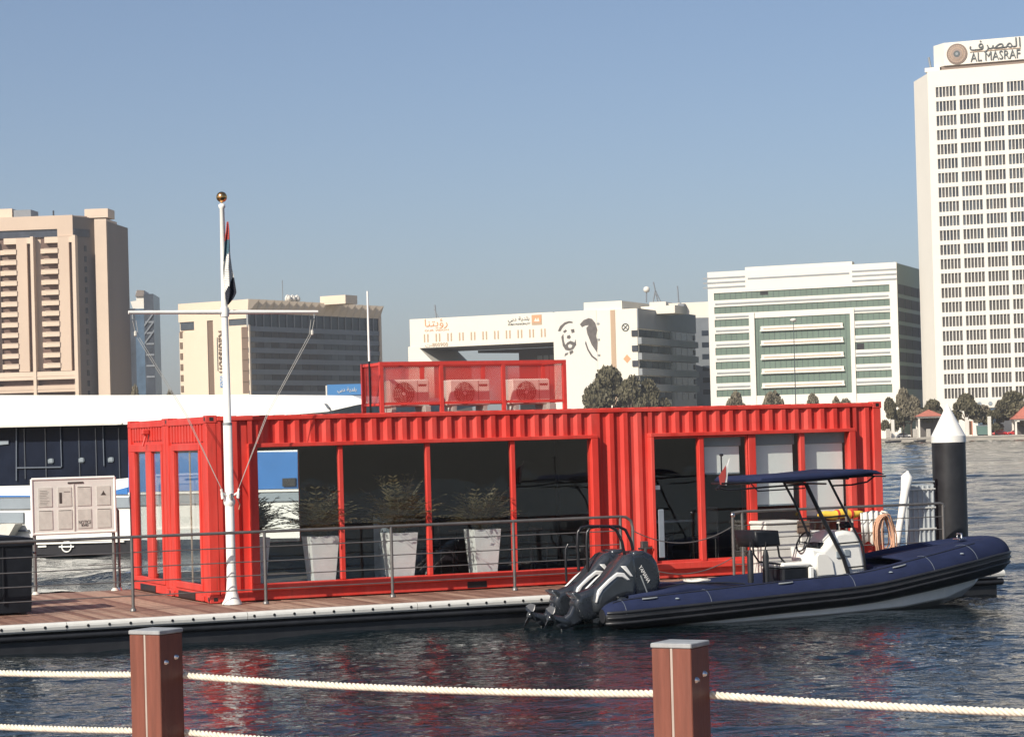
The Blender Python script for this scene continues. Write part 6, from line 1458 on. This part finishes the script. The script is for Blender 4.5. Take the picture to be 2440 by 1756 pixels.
def outboards():
    o5 = lambda qx, qy: (1240+qx/4.945, 1200+qy/4.945)
    Y0 = -0.36
    def pl(pts): return [BL(*o5(*p), Y0) for p in pts]
    def motor(y, label):
        e = bpy.data.objects.new('outboard_motor', None); COL.objects.link(e); e.parent = boat_root; e.location = (0, y, 0); e['label'] = label
        MB().puff(pl([(1235, 580), (1320, 548), (1410, 552), (1500, 595), (1560, 680), (1592, 800), (1600, 920), (1572, 1030), (1500, 1062), (1400, 1075), (1300, 1085), (1240, 1000), (1200, 860), (1195, 700)]), 0, 0.20, 0.10, 5).build('cowl', 'engine_dark', e)
        MB().puff(pl([(985, 845), (1040, 770), (1100, 690), (1170, 610), (1250, 572), (1300, 640), (1320, 800), (1320, 960), (1300, 1085), (1190, 1105), (1080, 1140), (970, 1215), (880, 1300), (800, 1260), (790, 1130), (830, 1000)]), 0, 0.225, 0.11, 5).build('rear_cowl', 'engine_grey', e)
        MB().puff(pl([(830, 985), (1000, 860), (1120, 900), (1150, 1060), (1000, 1220), (900, 1330), (760, 1390), (660, 1330), (600, 1180), (640, 1060)]), 0, 0.15, 0.09, 4).build('midsection', 'engine_dark', e)
        MB().puff(pl([(620, 1150), (700, 1100), (800, 1200), (780, 1350), (640, 1440), (500, 1480), (420, 1440), (450, 1370), (560, 1290)]), 0, 0.06, 0.05, 3).build('lower_unit', 'engine_dark', e)
        MB().puff(pl([(560, 1050), (620, 1030), (930, 1290), (900, 1340), (840, 1330)]), 0, 0.14, 0.03, 3).build('anti_ventilation_plate', 'engine_grey', e)
        # gearcase torpedo and propeller along the local axis
        A = pl([(640, 1420)])[0]; B = pl([(330, 1340)])[0]; d = Vector((B[0]-A[0], 0, B[1]-A[1])); Lq = d.length; d.normalize(); up = Vector((-d.z, 0, d.x))
        P = lambda t: (A[0]+d.x*t*Lq, 0, A[1]+d.z*t*Lq)
        MB().tube([P(0), P(0.08), P(0.3), P(0.6), P(0.85)], [0.01, 0.05, 0.075, 0.07, 0.05], 14).build('gearcase', 'engine_dark', e)
        pr = MB(); c = Vector(P(0.92)); pr.tube([P(0.80), P(1.02)], [0.055, 0.045], 12); side = Vector((0, 1, 0))
        for k in range(3):
            t0 = 2*math.pi*k/3+0.5
            def q(rr, an, ax): return tuple(c+(up*math.cos(an)+side*math.sin(an))*rr+d*ax)
            ring = [q(0.05, t0-0.25, 0.03), q(0.12, t0-0.45, 0.05), q(0.185, t0-0.30, 0.045), q(0.20, t0+0.05, 0.0), q(0.17, t0+0.40, -0.05), q(0.10, t0+0.50, -0.05), q(0.05, t0+0.30, -0.03)]
            pr.add(ring, [tuple(range(7))])
        o = pr.build('propeller', 'engine_dark', e); o.modifiers.new('thickness', 'SOLIDIFY').thickness = 0.008
        sk = pl([(640, 1440), (560, 1580), (470, 1560), (480, 1440)]); MB().puff(sk, 0, 0.012, 0.008, 2).build('skeg', 'engine_dark', e)
        # silver trims on both sides
        for s_ in (-1, 1):
            MB().puff(pl([(838, 1005), (960, 880), (1060, 800), (1140, 805), (1215, 890), (1175, 895), (1120, 858), (1060, 858), (985, 920), (900, 1000), (850, 1085), (825, 1160), (808, 1150)]), s_*0.218, 0.02, 0.015, 2).build('silver_trim', 'engine_silver', e)
            MB().puff(pl([(1108, 728), (1165, 725), (1250, 850), (1215, 850)]), s_*0.215, 0.022, 0.015, 2).build('silver_trim', 'engine_silver', e)
            MB().puff(pl([(1340, 840), (1352, 830), (1440, 1060), (1425, 1065)]), s_*0.192, 0.012, 0.008, 2).build('silver_line', 'grey_band', e)
        x_, z_ = pl([(1388, 822)])[0]
        a0 = pl([(1330, 730)])[0]; a1 = pl([(1438, 915)])[0]; ln = math.hypot(a1[0]-a0[0], a1[1]-a0[1]); ang = math.atan2(-(a1[1]-a0[1]), a1[0]-a0[0])
        letters('YAMAHA', 0.085, 'engine_silver', e, (x_, -0.206, z_), 0.008, width=ln, roll=ang)
        MB().puff(pl([(1262, 560), (1395, 545), (1400, 610), (1270, 640)]), 0, 0.19, 0.05, 3).build('cowl_top', 'engine_grey', e)
        x_, z_ = pl([(1215, 1070)])[0]; MB().tube([(x_, -0.2, z_), (x_, 0.2, z_)], 0.022, 10).build('tilt_pin', 'bright_steel', e)
        a_ = pl([(1200, 1040), (1330, 1080), (1300, 1260), (1150, 1330), (1000, 1330), (960, 1240)]); MB().puff(a_, 0, 0.11, 0.03, 3).build('clamp_bracket', 'engine_dark', e)
        return e
    motor(Y0, 'tilted outboard motor nearest the camera'); motor(-Y0, 'tilted outboard motor on the far side, showing left of the nearer one')
outboards()
# ------------------------------------------------------------------ the air over the creek
def haze():
    m = bpy.data.materials.new('haze_air'); m.use_nodes = True; nt = m.node_tree; nt.nodes.remove(nt.nodes['Principled BSDF'])
    v = nt.nodes.new('ShaderNodeVolumePrincipled'); v.inputs['Density'].default_value = 0.00017; v.inputs['Color'].default_value = (0.93, 0.95, 0.97, 1); v.inputs['Anisotropy'].default_value = 0.2
    nt.links.new(v.outputs[0], nt.nodes['Material Output'].inputs['Volume']); M['haze_air'] = m
    o = MB().box(-1600, 1600, -80, 3900, -3.2, 175).build('haze', 'haze_air'); setp(o, kind='stuff')
haze()
